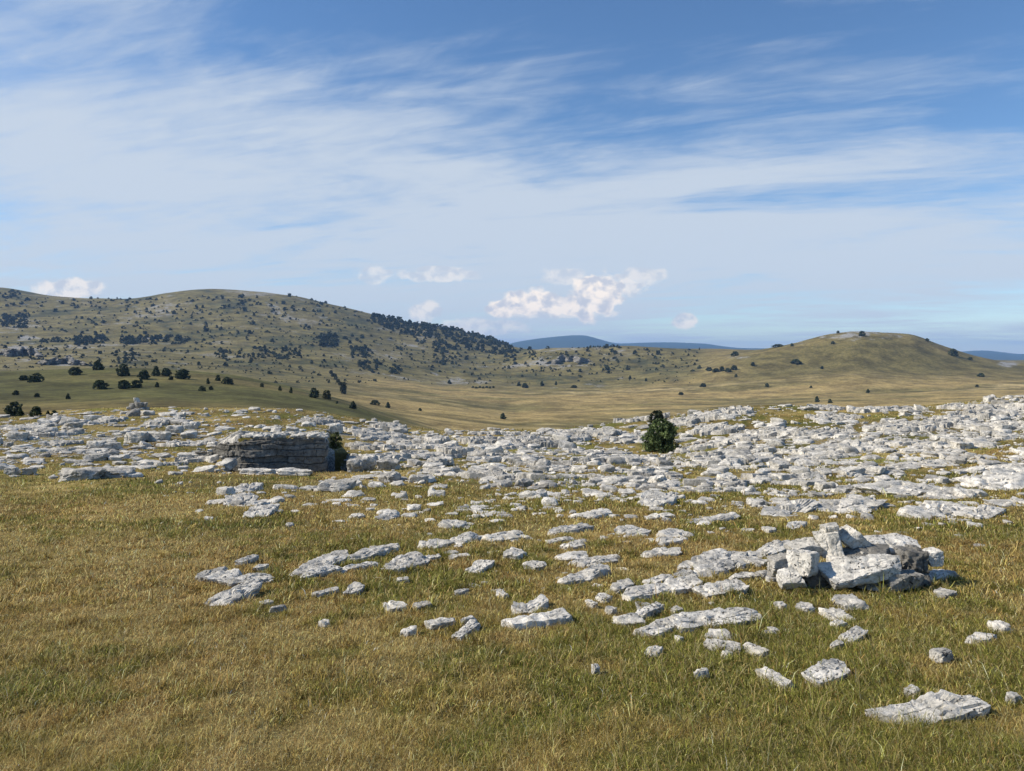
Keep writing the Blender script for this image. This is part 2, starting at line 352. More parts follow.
# ------------------------------------------------------------------ rocks
_ico = {}
def ico(n):
    if n not in _ico:
        bm = bmesh.new(); bmesh.ops.create_icosphere(bm, subdivisions=n, radius=1)
        v = np.array([p.co[:] for p in bm.verts]); f = np.array([[q.index for q in p.verts] for p in bm.faces]); bm.free()
        _ico[n] = (v / np.linalg.norm(v, axis=1)[:, None], f)
    return _ico[n]
def rock(seed, dims, n=3, p=4.0, cuts=12, rough=.06, tilt=.5, bed=.0, sharp=None):
    """weathered limestone block; local frame, centred, metres"""
    rg = np.random.default_rng(seed); d, f = ico(n)
    dims = np.asarray(dims, float)
    r = np.full(len(d), 9.0)
    def cut(nrm, o):
        nonlocal r
        q = d @ nrm; r = np.where(q > 1e-3, np.minimum(r, o / np.maximum(q, 1e-3)), r)
    for ax in range(3):
        for sg in (-1, 1):
            nrm = rg.normal(0, .10 if ax < 2 else .06, 3); nrm[ax] = sg; nrm /= np.linalg.norm(nrm); cut(nrm, rg.uniform(.9, 1.0))
    lo = sharp or .5 + .03 * p
    for c in range(cuts):
        nrm = rg.normal(size=3); nrm[2] *= tilt; nrm /= np.linalg.norm(nrm)
        cut(nrm, np.abs(nrm).sum() * rg.uniform(lo, .95))
    v = d * r[:, None]
    v = v * dims / 2
    sz = float(np.sort(dims)[1]) + .12 * float(dims.max())
    off = rg.uniform(0, 90, 3)
    q = v / sz
    nn = rough * sz * (.7 * vn3(q * 1.6 + off, 1) + .5 * vn3(q * 3.7 + off, 2) + .36 * vn3(q * 8 + off, 3) + (.2 * vn3(q * 17 + off, 4) + .12 * vn3(q * 34 + off, 5) if n >= 4 else 0))
    if n >= 4:
        rid = np.abs(vn3(q * np.array([4.5, 4.5, 2.2]) + off, 6)); nn = nn - rough * .9 * sz * (1 - S(rid, 0, .16))
    v = v + d * nn[:, None]
    if bed:
        v[:, :2] *= 1 + bed * np.sign(np.sin(v[:, 2:3] / max(dims[2], .05) * 9 + rg.uniform(0, 6)))
    return v, f
def rot_z(v, a):
    c, s = math.cos(a), math.sin(a); return v @ np.array([[c, s, 0], [-s, c, 0], [0, 0, 1]])
def rot_x(v, a):
    c, s = math.cos(a), math.sin(a); return v @ np.array([[1, 0, 0], [0, c, s], [0, -s, c]])
def rot_y(v, a):
    c, s = math.cos(a), math.sin(a); return v @ np.array([[c, 0, -s], [0, 1, 0], [s, 0, c]])
ROCKS = []          # dicts: name, mesh maker, loc, footprint, screen box
OCC_X0, OCC_Y0, OCC_C = -32., 1., .04
OCC = np.zeros((int(46 / OCC_C), int(64 / OCC_C)), bool)
def mark(x, y, a, la, lb, grow=1.0):
    r = max(la, lb) * .5 * grow
    j0, j1 = int((x - r - OCC_X0) / OCC_C), int((x + r - OCC_X0) / OCC_C) + 1; i0, i1 = int((y - r - OCC_Y0) / OCC_C), int((y + r - OCC_Y0) / OCC_C) + 1
    if i0 < 0 or j0 < 0 or i1 >= OCC.shape[0] or j1 >= OCC.shape[1]: return
    yy, xx = np.mgrid[i0:i1, j0:j1]; dx = xx * OCC_C + OCC_X0 - x; dy = yy * OCC_C + OCC_Y0 - y
    u = (dx * math.cos(a) + dy * math.sin(a)) / (la * .5 * grow); w = (-dx * math.sin(a) + dy * math.cos(a)) / (lb * .5 * grow)
    OCC[i0:i1, j0:j1] |= (np.abs(u) ** 2.5 + np.abs(w) ** 2.5) < 1
def add_rock(name, loc, dims, a=0., tx=0., ty=0., seed=0, n=3, tint=.8, p=4., cuts=12, rough=.06, label=None, lm=None, foot=True, cat=None, group=None, bed=0., sharp=None, ntilt=.5):
    ROCKS.append(dict(name=name, loc=np.array(loc, float), dims=dims, a=a, tx=tx, ty=ty, seed=seed, n=n, tint=tint, p=p, cuts=cuts, rough=rough, label=label, lm=lm, cat=cat, group=group, bed=bed, sharp=sharp, ntilt=ntilt))
    if foot: mark(loc[0], loc[1], a, dims[0], dims[1], .92)
def add_slab(x1, y1, x2, y2, t, tint=.85, name='flat_rock', label=None, lm=None, p=3.4, hk=.5, cuts=10, rough=.075, wmax=1.1, tilt=.10, n=None):
    """a slab whose long axis runs between two ground points"""
    px, py = np.array([x1, x2]), np.array([y1, y2])
    x, y, z = hit(px, py + .15 * t)
    d = y.mean(); L_ = math.hypot(x[1] - x[0], y[1] - y[0]); a = math.atan2(y[1] - y[0], x[1] - x[0])
    vis = t * d / F; hh = .48 * hk * vis + .018 + .014 * min(d / 10, 2); w = float(np.clip(.66 * vis / (1.6 / d + .03), .3 * L_ if L_ < 1 else .22 * L_, max(wmax * min(L_, 1.5), .12)))
    s = len(ROCKS) + 100
    cx_, cy_ = x.mean(), y.mean()
    add_rock(name, (cx_, cy_, gz(cx_, cy_) + hh * .5 - .55 * hh + .02), (L_ * 1.04, w, hh * 2.0), a=a, tx=tilt * random.Random(s).uniform(.3, 1.3), ty=random.Random(s + 1).uniform(-.04, .04), seed=s,
             n=n or (5 if L_ * F / d > 45 else 4), tint=tint, p=p, cuts=9, rough=rough, label=label, lm=lm, sharp=.56, ntilt=.3)
def add_box(x0, y0, x1, y1, depth, dep, a=0., tx=0., ty=0., tint=.85, name='cairn_stone', label=None, lm=None, group=None, n=5, p=4.5, cuts=12, rough=.05, cat='stone', kw=1.0):
    """a stone that fills an upright box of the view at a known distance; dep = its thickness away from the eye, in metres"""
    cxp, cyp = (x0 + x1) / 2, (y0 + y1) / 2; w, h = (x1 - x0) * depth / F, (y1 - y0) * depth / F
    add_rock(name, ((cxp - CX) * depth / F, depth, ZE - (cyp - YH) * depth / F), (w * kw, dep, h), a=a, tx=tx, ty=ty, seed=len(ROCKS) + 300, n=n, tint=tint, p=p, cuts=cuts, rough=rough, label=label, lm=lm, foot=False, cat=cat, group=group)
exec_parts = []
# --- the near cairn
_, dC, _ = hit([848], [590]); dC = float(dC[0])
K_ = 'stones of the near cairn'
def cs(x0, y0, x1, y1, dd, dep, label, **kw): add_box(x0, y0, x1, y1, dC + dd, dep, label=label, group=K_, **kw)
cs(820, 564, 900, 577, .04, .33, 'big tilted front slab of the near cairn, pale top with dark pits', ty=.2, tx=.5, tint=.98, p=3.6, lm='cairn')
cs(857, 541, 922, 552, .60, .42, 'broad flat slab across the back of the near cairn', ty=-.03, tx=.3, tint=.98, p=3.6)
cs(818, 531, 840, 557, .42, .22, 'upright pale block standing in the near cairn under the top stone', ty=.14, a=-.5, tint=1.0, p=6, cuts=7, kw=1.05)
cs(822, 524, 839, 534, .46, .2, 'topmost stone of the near cairn, small and pale', ty=.1, tint=1.0, cuts=6)
cs(839, 533, 869, 550, .5, .24, 'wedge-shaped stone leaning right, beside the topmost stone of the near cairn', ty=-.8, tint=.92, p=6, cuts=7)
cs(790, 551, 817, 574, .12, .26, 'squared block at the near cairn with one white end and a grey side', a=.75, ty=-.06, tint=.98, p=8, cuts=5)
cs(769, 555, 790, 576, .2, .26, 'dark pitted stone at the outer left end of the near cairn', tint=.5, cuts=14)
cs(779, 573, 801, 584, -.12, .22, 'small pale slab leaning on the ground below the squared cairn block', ty=.3, tx=.3, tint=1.0, p=6)
cs(896, 547, 926, 578, .34, .42, 'blackened rough stone closing the right end of the near cairn', tint=.12, cuts=16, rough=.1)  # dark tint paints in the shade on the slabs' right end
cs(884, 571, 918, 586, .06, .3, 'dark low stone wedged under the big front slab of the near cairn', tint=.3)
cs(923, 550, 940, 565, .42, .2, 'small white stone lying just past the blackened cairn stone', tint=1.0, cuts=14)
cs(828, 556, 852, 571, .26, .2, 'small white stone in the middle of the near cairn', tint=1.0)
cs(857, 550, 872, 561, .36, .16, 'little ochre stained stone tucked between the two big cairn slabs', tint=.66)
cs(800, 564, 830, 588, .24, .3, 'shaded dark stone inside the near cairn behind the squared block', tint=.1)  # shade of the gap, put into the stone as a dark tint
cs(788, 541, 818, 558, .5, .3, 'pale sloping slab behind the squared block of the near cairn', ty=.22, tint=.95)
cs(836, 548, 888, 584, .36, .36, 'shadowed core stone filling the near cairn behind its big front slab', tint=.12)  # filler added in the gap; its near-black tint paints the shadow there
mark((855 - CX) * dC / F, dC + .3, 0, 1.55, .95)
add_slab(874, 589, 922, 580, 11, 1.0, label='narrow white slab in the grass at the foot of the big cairn slab', lm='narrow slab under the cairn')
add_slab(916, 581, 953, 574, 6, 1.0)
# --- foreground slabs read off the photograph
add_slab(874, 722, 979, 705, 24, .95, label='widest pale flat slab nearest the viewer, jagged along its lower edge', lm='widest nearest slab', hk=.35, p=3.0, wmax=.6)
add_slab(636, 637, 676, 626, 12, .95, label='blunt white lower end of the longest sinuous slab', lm='blunt slab end')
add_slab(668, 628, 757, 617, 10, .97, label='longest white sinuous slab running up and right through the grass', lm='longest slab')
add_slab(503, 627, 569, 620, 15, 1.0, 'white_boulder', label='thick rounded loaf-shaped white rock alone in the turf', lm='loaf-shaped rock', p=2.8) if False else add_slab(503, 627, 569, 620, 15, 1.0, label='thick rounded loaf-shaped white rock alone in the turf', lm='loaf-shaped rock', p=2.8)
add_slab(624, 599, 668, 591, 10, .97, label='white two-humped slab, its low front hump', lm='two-humped slab')
add_slab(660, 594, 699, 585, 11, .97, label='white two-humped slab, its higher rear hump')
add_slab(700, 595, 745, 590, 10, 1.0, label='white peaked slab shaped like a low roof', lm='peaked slab', cuts=7)
add_slab(679, 571, 742, 556, 12, .88, label='long grey-topped slab with a white rim left of the cairn', lm='grey-topped slab')
add_slab(701, 577, 745, 563, 6, .97, label='thin white strip lying along the grey-topped slab', lm='thin white strip')
add_slab(206, 607, 259, 590, 8, .9, label='lone tilted slab lowest of the leftmost slab group', lm='lone tilted slab')
add_slab(227, 585, 270, 578, 8, .8, label='thick slab with a dark shaded end in the leftmost slab group', lm='dark-ended slab')
add_slab(217, 582, 234, 573, 9, 1.0, label='short white wedge in the leftmost slab group', lm='short white wedge')
add_slab(812, 685, 846, 669, 15, .95, label='pale triangular slab sunk in the turf below the cairn', lm='triangular slab', hk=.4)
add_slab(762, 676, 793, 690, 9, .95, label='narrow slab slanting down right toward the viewer', lm='slanting narrow slab')
add_slab(932, 660, 952, 656, 13, .8, 'round_stone', None) if False else add_box(932, 650, 953, 664, float(hit([942], [662])[1][0]), .13, tint=.85, name='limestone_boulder', label='egg-shaped grey stone alone in turf near the right edge', lm='egg-shaped stone', p=2.4, cuts=40)
add_slab(568, 584, 606, 571, 8, .95, label='pale slab pointing up right under a flat twin slab', lm='pointing slab')
add_slab(518, 615, 549, 604, 8, .8, label='small black-streaked slab just above the loaf-shaped rock', lm='black-streaked slab')
add_slab(290, 575, 345, 562, 5, .85, lm='long left ridge', label='low end of the long thin ledge rising rightwards in the grass')
add_slab(340, 563, 400, 549, 5, .9)
add_slab(386, 571, 424, 559, 10, .75, label='grey fissured slab at the right end of the long thin ledges', lm='fissured slab')
add_slab(478, 540, 521, 536, 9, .97, label='broad bright slab at the head of the grass slope', lm='broad bright slab')
add_slab(827, 511, 874, 503, 11, .8, label='cracked grey hump with a white foot behind the cairn', lm='cracked hump')
add_slab(916, 517, 960, 507, 11, .9, label='white slab with dark underside behind the cairn to the right', lm='dark-bellied slab')
add_slab(980, 487, 1034, 480, 15, 1.0, label='big bright slab running off the right edge of the view', lm='big edge slab')
add_slab(1004, 474, 1030, 468, 13, .95)
for q in """204,581,220,573,7,.6;238,565,256,560,3,.9;256,571,266,568,3,.8;317,562,353,557,8,.75;298,579,338,571,5,.95;336,572,377,565,5,.95;422,561,441,559,4,.9;370,550,399,548,4,.8;419,549,448,544,6,.9;446,545,475,540,6,.95
445,527,460,524,8,.95;314,597,338,593,4,.75;349,595,359,589,6,.9;383,611,406,608,7,.97;414,609,430,607,5,.55;427,629,454,623,6,.95;403,636,415,632,5,.95;458,640,478,626,6,.97;461,626,475,620,3,.8;470,574,487,564,6,.9
396,583,409,582,3,1;320,627,328,625,5,.9;259,607,270,605,4,.8;269,612,288,610,3,.75;449,560,470,558,3,.8;210,504,229,502,4,.8;250,517,266,511,6,.95;235,506,246,500,6,.8;252,506,262,504,4,.9;232,493,256,488,5,.8
351,518,362,517,3,.9;382,520,396,516,4,.9;547,535,588,529,4,.9;546,543,578,541,3,.95;565,549,583,547,4,.95;556,559,588,559,6,.95;572,567,618,561,7,.85;509,558,520,554,7,.9;528,569,542,566,9,.95;621,535,641,531,6,.95
624,538,646,536,2,.8;656,544,675,543,6,.97;668,538,684,534,7,.8;643,556,682,553,6,.97;745,559,789,549,8,.9;676,578,691,575,5,.9;647,586,669,580,5,.85;612,591,631,585,7,.9;615,625,648,622,8,.95;635,620,660,610,6,.95
704,637,735,641,9,.9;705,647,740,652,8,.75;744,650,767,657,8,.75;589,607,594,606,6,.95;600,602,607,600,6,.95;607,614,615,612,5,.8;672,614,681,612,4,.7;651,659,657,652,7,.8;692,678,708,676,5,1;722,658,730,657,4,1
676,643,682,642,4,.9;592,673,599,672,5,.9;729,581,776,577,6,.9;647,506,668,500,6,.9;580,518,603,514,6,.97;690,523,738,518,4,.8;909,698,915,694,7,.85;840,644,862,635,8,.85;831,651,842,647,5,.85;824,618,849,616,12,.95
835,607,862,605,12,.75;833,628,847,626,5,.9;800,612,810,609,9,.97;777,609,783,608,6,.9;936,595,950,598,7,.85;991,631,1009,630,10,.97;972,643,991,640,8,.85;1009,703,1019,700,7,.95;749,565,760,562,8,.8;849,513,873,512,4,.95
889,494,929,488,9,.9;936,499,969,494,6,.75;972,519,991,511,5,.9;991,505,1014,504,7,.85;767,517,809,506,7,.85;789,528,803,526,3,.95;765,532,775,531,3,.9;610,560,620,559,3,.9;500,598,506,597,4,.9;455,596,468,594,3,.8""".replace('\n', ';').split(';'):
    a = [float(v) for v in q.split(',')]
    add_slab(*a)
# --- ledges and blocks of the rock band that stand out
def band(x0, y0, x1, y1, label=None, lm=None, tint=.8, a=0., p=7., name='limestone_outcrop', n=4, rough=.07, kd=.7, cuts=8, bed=0.02, sharp=.56):
    """a block whose foot stands on the ground seen at the box's lower edge"""
    x, y, z = hit([(x0 + x1) / 2], [y1]); d = float(y[0]); w = (x1 - x0) * d / F; h = (y1 - y0) * d / F
    dep = max(min(w * kd, 2.2), h * 1.1)
    yy = d + dep * .5; X_ = ((x0 + x1) / 2 - CX) * d / F
    h *= .74; zt_ = ZE - (y1 - (y1 - y0) * .74 - YH) * d / F
    add_rock(name, (X_, yy, zt_ - h * .62), (w, dep, h * 1.25), a=a, tx=.02, seed=len(ROCKS) + 900, n=n, tint=tint, p=p, cuts=cuts, rough=rough, label=label, lm=lm, bed=bed, sharp=sharp)
def shelf_mesh(seed, W_, D_, Hh, res, zf):
    """a slab of bedrock cut by joints: irregular outline, blocks at slightly different levels; local frame, x along the ledge"""
    rg = np.random.default_rng(seed); nx, ny = int(W_ * 1.25 / res) + 3, int(D_ * 1.3 / (res * 1.25)) + 3
    gx, gy = np.meshgrid(np.linspace(-W_ * .62, W_ * .62, nx), np.linspace(-D_ * .65, D_ * .65, ny))
    o = rg.uniform(0, 50)
    sh = .25 * gy
    n = max(6, int(W_ * D_ / rg.uniform(.07, .16))); pt = np.stack([rg.uniform(-.65, .65, n) * W_, rg.uniform(-.7, .7, n) * D_], 1)
    wx = gx + .08 * vn2(gx / .35, gy / .35, seed % 97) + .03 * vn2(gx / .1, gy / .1, seed % 89); wy = gy + .08 * vn2(gx / .35 + 9, gy / .35, seed % 83)
    d2 = np.stack([np.hypot((wx - a) * .62, wy - b) for a, b in pt], 0); k = np.argsort(d2, axis=0)[:2]
    f1 = np.take_along_axis(d2, k[:1], 0)[0]; f2 = np.take_along_axis(d2, k[1:], 0)[0]; k = k[0]
    edge = 1.0 - (np.abs(pt[:, 0] / (W_ * .5)) ** 2.4 + np.abs(pt[:, 1] / (D_ * .5)) ** 2.4) + rg.normal(0, .22, n)     # whole blocks are missing along the rim
    edge = edge - min(0.0, float(np.quantile(edge, .45)))
    lev = np.where(edge > 0, Hh * np.clip(.55 + .5 * rg.uniform(0, 1, n) + .25 * np.round(2 * vn2(pt[:, 0] / 1.5, pt[:, 1] / .7, seed % 71)) * .5, .25, 1.25), -.12)
    tl = rg.normal(0, .06, (n, 2)); dx, dy = gx - pt[k, 0], gy - pt[k, 1]
    z = lev[k] + (tl[k, 0] * dx + tl[k, 1] * dy) * (lev[k] > 0)
    cr = S(f2 - f1, .0, .05 + res * .5)
    z = z - np.where(lev[k] > 0, (1 - cr) * np.minimum(.75 * np.maximum(z, 0), .16), 0) + .022 * vn2(gx / .16, gy / .16, seed % 61) + .012 * vn2(gx / .05, gy / .05, seed % 53)
    z = np.where((np.abs(gx) > W_ * .575) | (np.abs(gy) > D_ * .6), -.25, z)
    keep = z > -.02
    g_ = zf(gx, gy)
    V = np.stack([gx, gy, z + g_], -1).reshape(-1, 3); idx = np.arange(nx * ny).reshape(ny, nx)
    Fq = np.stack([idx[:-1, :-1], idx[:-1, 1:], idx[1:, 1:], idx[1:, :-1]], -1).reshape(-1, 4)
    kf = keep.ravel()[Fq].any(1); Fq = Fq[kf]; us = np.unique(Fq); mp = np.full(len(V), -1); mp[us] = np.arange(len(us))
    tn = (.8 + .35 * (rg.uniform(0, 1, n) - .5))[k].ravel()[us]
    return V[us], mp[Fq], tn
def shelf(x0, y0, x1, y1, tint=.95, label=None, lm=None):
    x, y, z = hit([(x0 + x1) / 2], [y1]); d = float(y[0]); m = d / F; vis = (y1 - y0) * m; slope = (y1 - YH) / F
    Hh = float(np.clip(.5 * vis, .07, .4)); D_ = float(np.clip(.55 * vis / slope, .5, 3.2)); W_ = (x1 - x0) * m
    cx_, cy_ = ((x0 + x1) / 2 - CX) * m, d + D_ * .45; sd = len(ROCKS) + 2000; a = random.Random(sd).uniform(-.22, .3)
    g0 = float(gz(cx_, cy_)); ca, sa = math.cos(a), math.sin(a)
    zf = lambda gx, gy: gz((cx_ + ca * gx - sa * gy).ravel(), (cy_ + sa * gx + ca * gy).ravel()).reshape(gx.shape) - g0
    V, Fq, tn = shelf_mesh(sd, W_, D_, Hh, max(.025, m * .8), zf)
    ROCKS.append(dict(name='limestone_outcrop', loc=np.array([cx_, cy_, g0]), dims=(W_, D_, Hh), a=a, tx=0, ty=0, seed=sd, n=4, tint=tint, p=5, cuts=0, rough=0, label=label, lm=lm, cat=None, group=None, bed=0, sharp=None, ntilt=.5, pre=(V, Fq, tn * tint)))
    mark(cx_, cy_, a, W_ * .9, D_ * .8)
band(54, 467, 92, 481, 'dark-faced low ledge at the foot of the rocky rise, left half', 'dark low ledge', .62)
band(88, 467, 126, 478, 'dark-faced low ledge at the foot of the rocky rise, right half', None, .66)
band(3, 466, 16, 475, None, None, .85); band(19, 466, 32, 475, None, None, .6)
band(81, 452, 105, 461, 'bulky block with shaded front in the middle of the left rise', 'bulky block', .75)
band(119, 429, 145, 443, 'stepped ledge below the far cairn, its tall square middle', 'stepped ledge', .92)
band(143, 430, 166, 441, None, None, .92); band(164, 424, 182, 433, None, None, .92); band(180, 420, 197, 429, None, None, .92)
band(84, 439, 102, 450, None, None, .8); band(100, 441, 117, 450, None, None, .85)
band(174, 451, 205, 461, 'bright ledge leading up to the pit wall', 'bright ledge', .97, a=.12); band(202, 446, 232, 457, None, None, .9, a=.15); 
for q in ((241, 434, 262, 439.5), (263, 433, 284, 438.5), (287, 434, 305, 438.5), (306, 432, 327, 438), (208, 446, 226, 456)): band(*q, None, None, .9, name='limestone_block', rough=.1)
for q in ((176, 452, 234, 462, .9), (192, 444, 238, 452, .95), (206, 436, 240, 445, .95), (242, 428, 330, 436, .95), (345, 440, 396, 450, .9), (346, 450, 404, 462, .9), (352, 430, 400, 439, .95), (130, 458, 176, 466, .9)): shelf(*q)
band(237, 468, 275, 475, 'flat pale rim slab in front of the pit wall', 'rim slab', .9, kd=.5); band(272, 469, 312, 476, None, None, .92, kd=.5)
band(328, 420, 340, 434, 'upright white block above the dark cleft', 'upright white block', 1.0); band(262, 426, 280, 431, None, None, .97); band(284, 426, 298, 433, None, None, .97)
band(343, 456, 362, 472, 'dark boulder at the right lip of the pit', 'lip boulder', .6); band(361, 452, 376, 470, None, None, .85); band(375, 458, 398, 470, None, None, .7)
band(317, 480, 352, 492, 'fractured grey rock heap on the turf in front of the pit', 'fractured heap', .75)
for q in """462,430,500,444,.75;500,432,530,446,.8;530,434,560,447,.7;412,432,440,446,.9;438,440,466,455,.85;560,432,590,441,.85;590,426,622,436,.9;470,452,520,462,.97;520,456,570,466,.95;575,453,640,463,.97;420,462,455,474,.9
455,466,500,478,.8;500,468,545,480,.9;690,455,745,466,.97;745,452,800,462,.97;636,466,680,478,.9;690,472,720,486,.75;722,474,752,487,.7;640,478,668,490,.7;668,482,700,492,.8;752,468,790,480,.92;800,468,830,480,.9
680,412,706,424,.85;706,408,730,419,.95;728,404,756,414,.9;700,424,740,434,.97;740,428,790,438,.95;800,426,850,436,.92;840,440,880,449,.97;880,436,915,446,.97;900,420,940,432,.97;925,414,960,428,.92;950,408,985,424,.97;976,402,1005,418,.9;996,396,1030,410,.95;985,418,1026,430,.95
930,436,960,446,.97;870,464,900,474,.95;955,438,976,450,.97;30,425,50,436,.8;4,430,22,442,.75;38,438,62,446,.9;60,420,78,430,.85;20,447,54,452,.97;60,458,84,463,.9;0,440,12,448,.97;400,446,425,456,.85;385,436,408,447,.9;352,428,378,438,.9;372,420,398,430,.8;300,414,330,424,.7
810,446,838,456,.97;960,400,990,409,.9;820,403,845,410,.85;860,404,900,412,.95;800,404,820,410,.9;905,403,930,410,.9""".replace('\n', ';').split(';'):
    a = [float(v) for v in q.split(',')]
    j = random.Random(int(a[0] * 7 + a[1])).uniform
    if a[2] - a[0] > 23:
        shelf(*a); continue
    n_ = 1
    cutx = [a[0], a[0] + (a[2] - a[0]) * j(.4, .62), a[2]] if n_ == 2 else [a[0], a[2]]
    for q_ in range(n_):
        band(cutx[q_], a[1] + j(0, 3.5), cutx[q_ + 1] + j(-1, 2), a[3] + j(-2, 1), tint=a[4] * j(.8, 1.02), a=j(-.45, .45), p=j(4, 7), rough=j(.07, .12), cuts=8, name='limestone_block' if n_ == 1 else 'limestone_outcrop', sharp=j(.5, .58))
# landmark words for some of those, found by their place
LMB = {(500, 457): ('broad bright bedrock slab in the pavement left of the egg-shaped conifer', 'broad bright bedrock'), (718, 460): ('pale bedrock step in the pavement right of the egg-shaped conifer', 'pale bedrock step'),
       (481, 437): ('knotted grey crag on the skyline of the pavement, mid-view', 'knotted crag'), (705, 479): ('grey bedrock at the turf edge below the egg-shaped conifer', 'turf edge bedrock'),
       (718, 413): ('skyline crag up and right of the egg-shaped conifer', 'skyline crag'), (920, 426): ('bright broken crag at the foot of the tall right-hand rocks', 'bright broken crag'),
       (1012, 403): ('topmost crag where the pavement meets the right edge', 'topmost crag'), (860, 445): ('white bedrock shelf below the grassy hollow', 'white shelf'), (478, 472): ('grey bedrock step at the turf edge right of the pit', 'grey step'),
       (606, 431): ('pale crag on the skyline just left of the egg-shaped conifer', 'pale skyline crag'), (13, 436): ('grey rock at the left edge of the rocky rise', 'grey edge rock'), (885, 469): ('pale bedrock bordering yellow turf toward the right', 'yellow turf bedrock'), (426, 439): ('white bedrock ledge on the skyline right of the pit', 'white ledge')}
sr = np.random.default_rng(77); got = []
while len(got) < 48:
    u, v_ = sr.uniform(-10, 1030), sr.uniform(412, 500)
    c_ = float(cover(np.array([u]), np.array([v_]))[0])
    if sr.uniform() > c_ ** 1.5 * 1.3 or (215 < u < 365 and 425 < v_ < 484): continue
    wd_ = float(np.interp(v_, [415, 500], [34, 62])) * sr.uniform(.6, 1.5); ht_ = float(np.interp(v_, [415, 460, 500], [6, 8, 10])) * sr.uniform(.7, 1.3)
    if any(abs(u - a) < .45 * (wd_ + c) and abs(v_ - b) < 5 for a, b, c in got): continue
    h_ = hit([u], [v_])
    if np.isnan(h_[0][0]) or h_[1][0] > 72: continue
    got.append((u, v_, wd_)); shelf(u - wd_ / 2, v_ - ht_, u + wd_ / 2, v_, sr.uniform(.85, 1.05))
print('manual rocks', len(ROCKS), time.time() - T0)

# --- scattered blocks of the pavement
NC = 120000
px_ = RNG.uniform(-60, 1084, NC); py_ = 396 + (690 - 396) * RNG.uniform(0, 1, NC) ** 1.9
wgt = (690 - 396) / (1.9 * ((py_ - 396) / 294 + 1e-4) ** (1 - 1 / 1.9)); wgt = wgt / 294
x_, y_, z_ = hit(px_, py_)
ok = ~np.isnan(x_) & (np.nan_to_num(y_, nan=1e5) < 74)
x_, y_, px_, py_ = x_[ok], y_[ok], px_[ok], py_[ok]
cvr = cover(px_, py_); st_ = fbm2(x_ / 3.5, y_ / 1.6, 31, 3); st2 = fbm2(x_ / 1.1, y_ / .7, 33, 2)
acc = np.where(cvr < .025, 0, cvr) * np.interp(py_, [455, 475, 510], [1, .72, .85]) * np.clip(.72 + 1.7 * st_ + .8 * st2, .0, 2.0) * .33 * np.interp(py_, [480, 520, 560], [1, .6, .22])
ok = (RNG.uniform(0, 1, len(acc)) < acc) & ~((px_ > 228) & (px_ < 350) & (py_ > 434) & (py_ < 482))
x_, y_, px_, py_, cvr = x_[ok], y_[ok], px_[ok], py_[ok], cvr[ok]
n_sc = len(x_)
small = S(py_, 490, 540)
w_ = np.exp(RNG.normal(0, .72, n_sc)) * (.26 * (1 - small) + .13 * small); w_ = np.clip(w_, .07, np.minimum(1.3, np.interp(py_, [400, 440, 480, 520, 560, 680], [16, 18, 20, 16, 13, 12]) * y_ / F))
asp = RNG.uniform(.5, 1.0, n_sc); hk_ = np.clip(np.exp(RNG.normal(-1.65, .5, n_sc)), .08, .42) * (1 - .35 * small); ang = RNG.normal(.2, .5, n_sc); tnt = np.clip(RNG.normal(.84, .2, n_sc), .3, 1.05)
print('scatter', n_sc, time.time() - T0)
SCAT = [dict(x=x_[i], y=y_[i], w=w_[i], d=w_[i] * asp[i], h=w_[i] * hk_[i], a=ang[i], t=tnt[i], area=(w_[i] * F / y_[i]) * (w_[i] * hk_[i] * F / y_[i] * .8 + .5), px=px_[i], py=py_[i]) for i in range(n_sc)]
SCAT.sort(key=lambda s: -s['area'] * (0 < s['px'] < 1024))
N_IND = max(0, 298 - len(ROCKS) - 9); print('individual scatter', N_IND)
for i, s in enumerate(SCAT[:N_IND]):
    z = float(gz(s['x'], s['y']))
    add_rock('limestone_block' if s['h'] > .3 * s['w'] else 'flat_rock', (s['x'], s['y'], z + s['h'] * .3), (s['w'], s['d'], s['h'] * 1.3), a=s['a'], tx=.1, ty=random.Random(i).uniform(-.15, .15), seed=5000 + i, n=4, tint=s['t'], p=5, cuts=7, rough=.085, sharp=random.Random(i + 3).uniform(.5, .62))
# everything smaller: one object of rubble nobody would count
VAR = []
for k in range(70):
    hz = [.2, .3, .45][k % 3]
    v, f = rock(8000 + k, (1, .75, hz), 3, 5, 7, .085, sharp=random.Random(k).uniform(.5, .62))
    VAR.append((rot_y(rot_x(v, .1), random.Random(k + 9).uniform(-.15, .15)) / np.array([1, .75, hz]), f))
Vs, Fs, Ts, off = [], [], [], 0
rest = SCAT[N_IND:]
ex = RNG.integers(0, len(SCAT), 3000)                                 # pebbles and chips round the blocks
for q in ex:
    s = SCAT[q]; r = RNG.normal(0, .9, 2); k = float(RNG.uniform(.06, .16))
    rest.append(dict(x=s['x'] + r[0], y=s['y'] + r[1], w=k * 1.3, d=k, h=k * .4, a=float(RNG.uniform(0, 3)), t=float(RNG.uniform(.6, 1)), px=0, py=0))
rx = np.array([s['x'] for s in rest]); ry = np.array([s['y'] for s in rest]); rz = gz(rx, ry)
pmk = pit_mask(CX + F * rx / ry, ry)
for i, s in enumerate(rest):
    if pmk[i] > .1 or cover(np.array([CX + F * rx[i] / ry[i]]), np.array([YH - F * (rz[i] - ZE) / ry[i]]))[0] < .03: continue
    v, f = VAR[i % len(VAR)]
    q = v * np.array([s['w'], s['d'], s['h'] * 1.3]); q = rot_z(q, s['a'])
    Vs.append(q + np.array([s['x'], s['y'], rz[i] + s['h'] * .3])); Fs.append(f + off); Ts.append(np.full(len(v), s['t'])); off += len(v)
    if s['w'] > .1 and s['y'] < 45: mark(s['x'], s['y'], s['a'], s['w'], s['d'], .8)
rub = link('limestone_rubble', mesh_np('limestone_rubble', np.concatenate(Vs), [np.concatenate(Fs)], M_STONE, True, {'tint': np.concatenate(Ts)}))
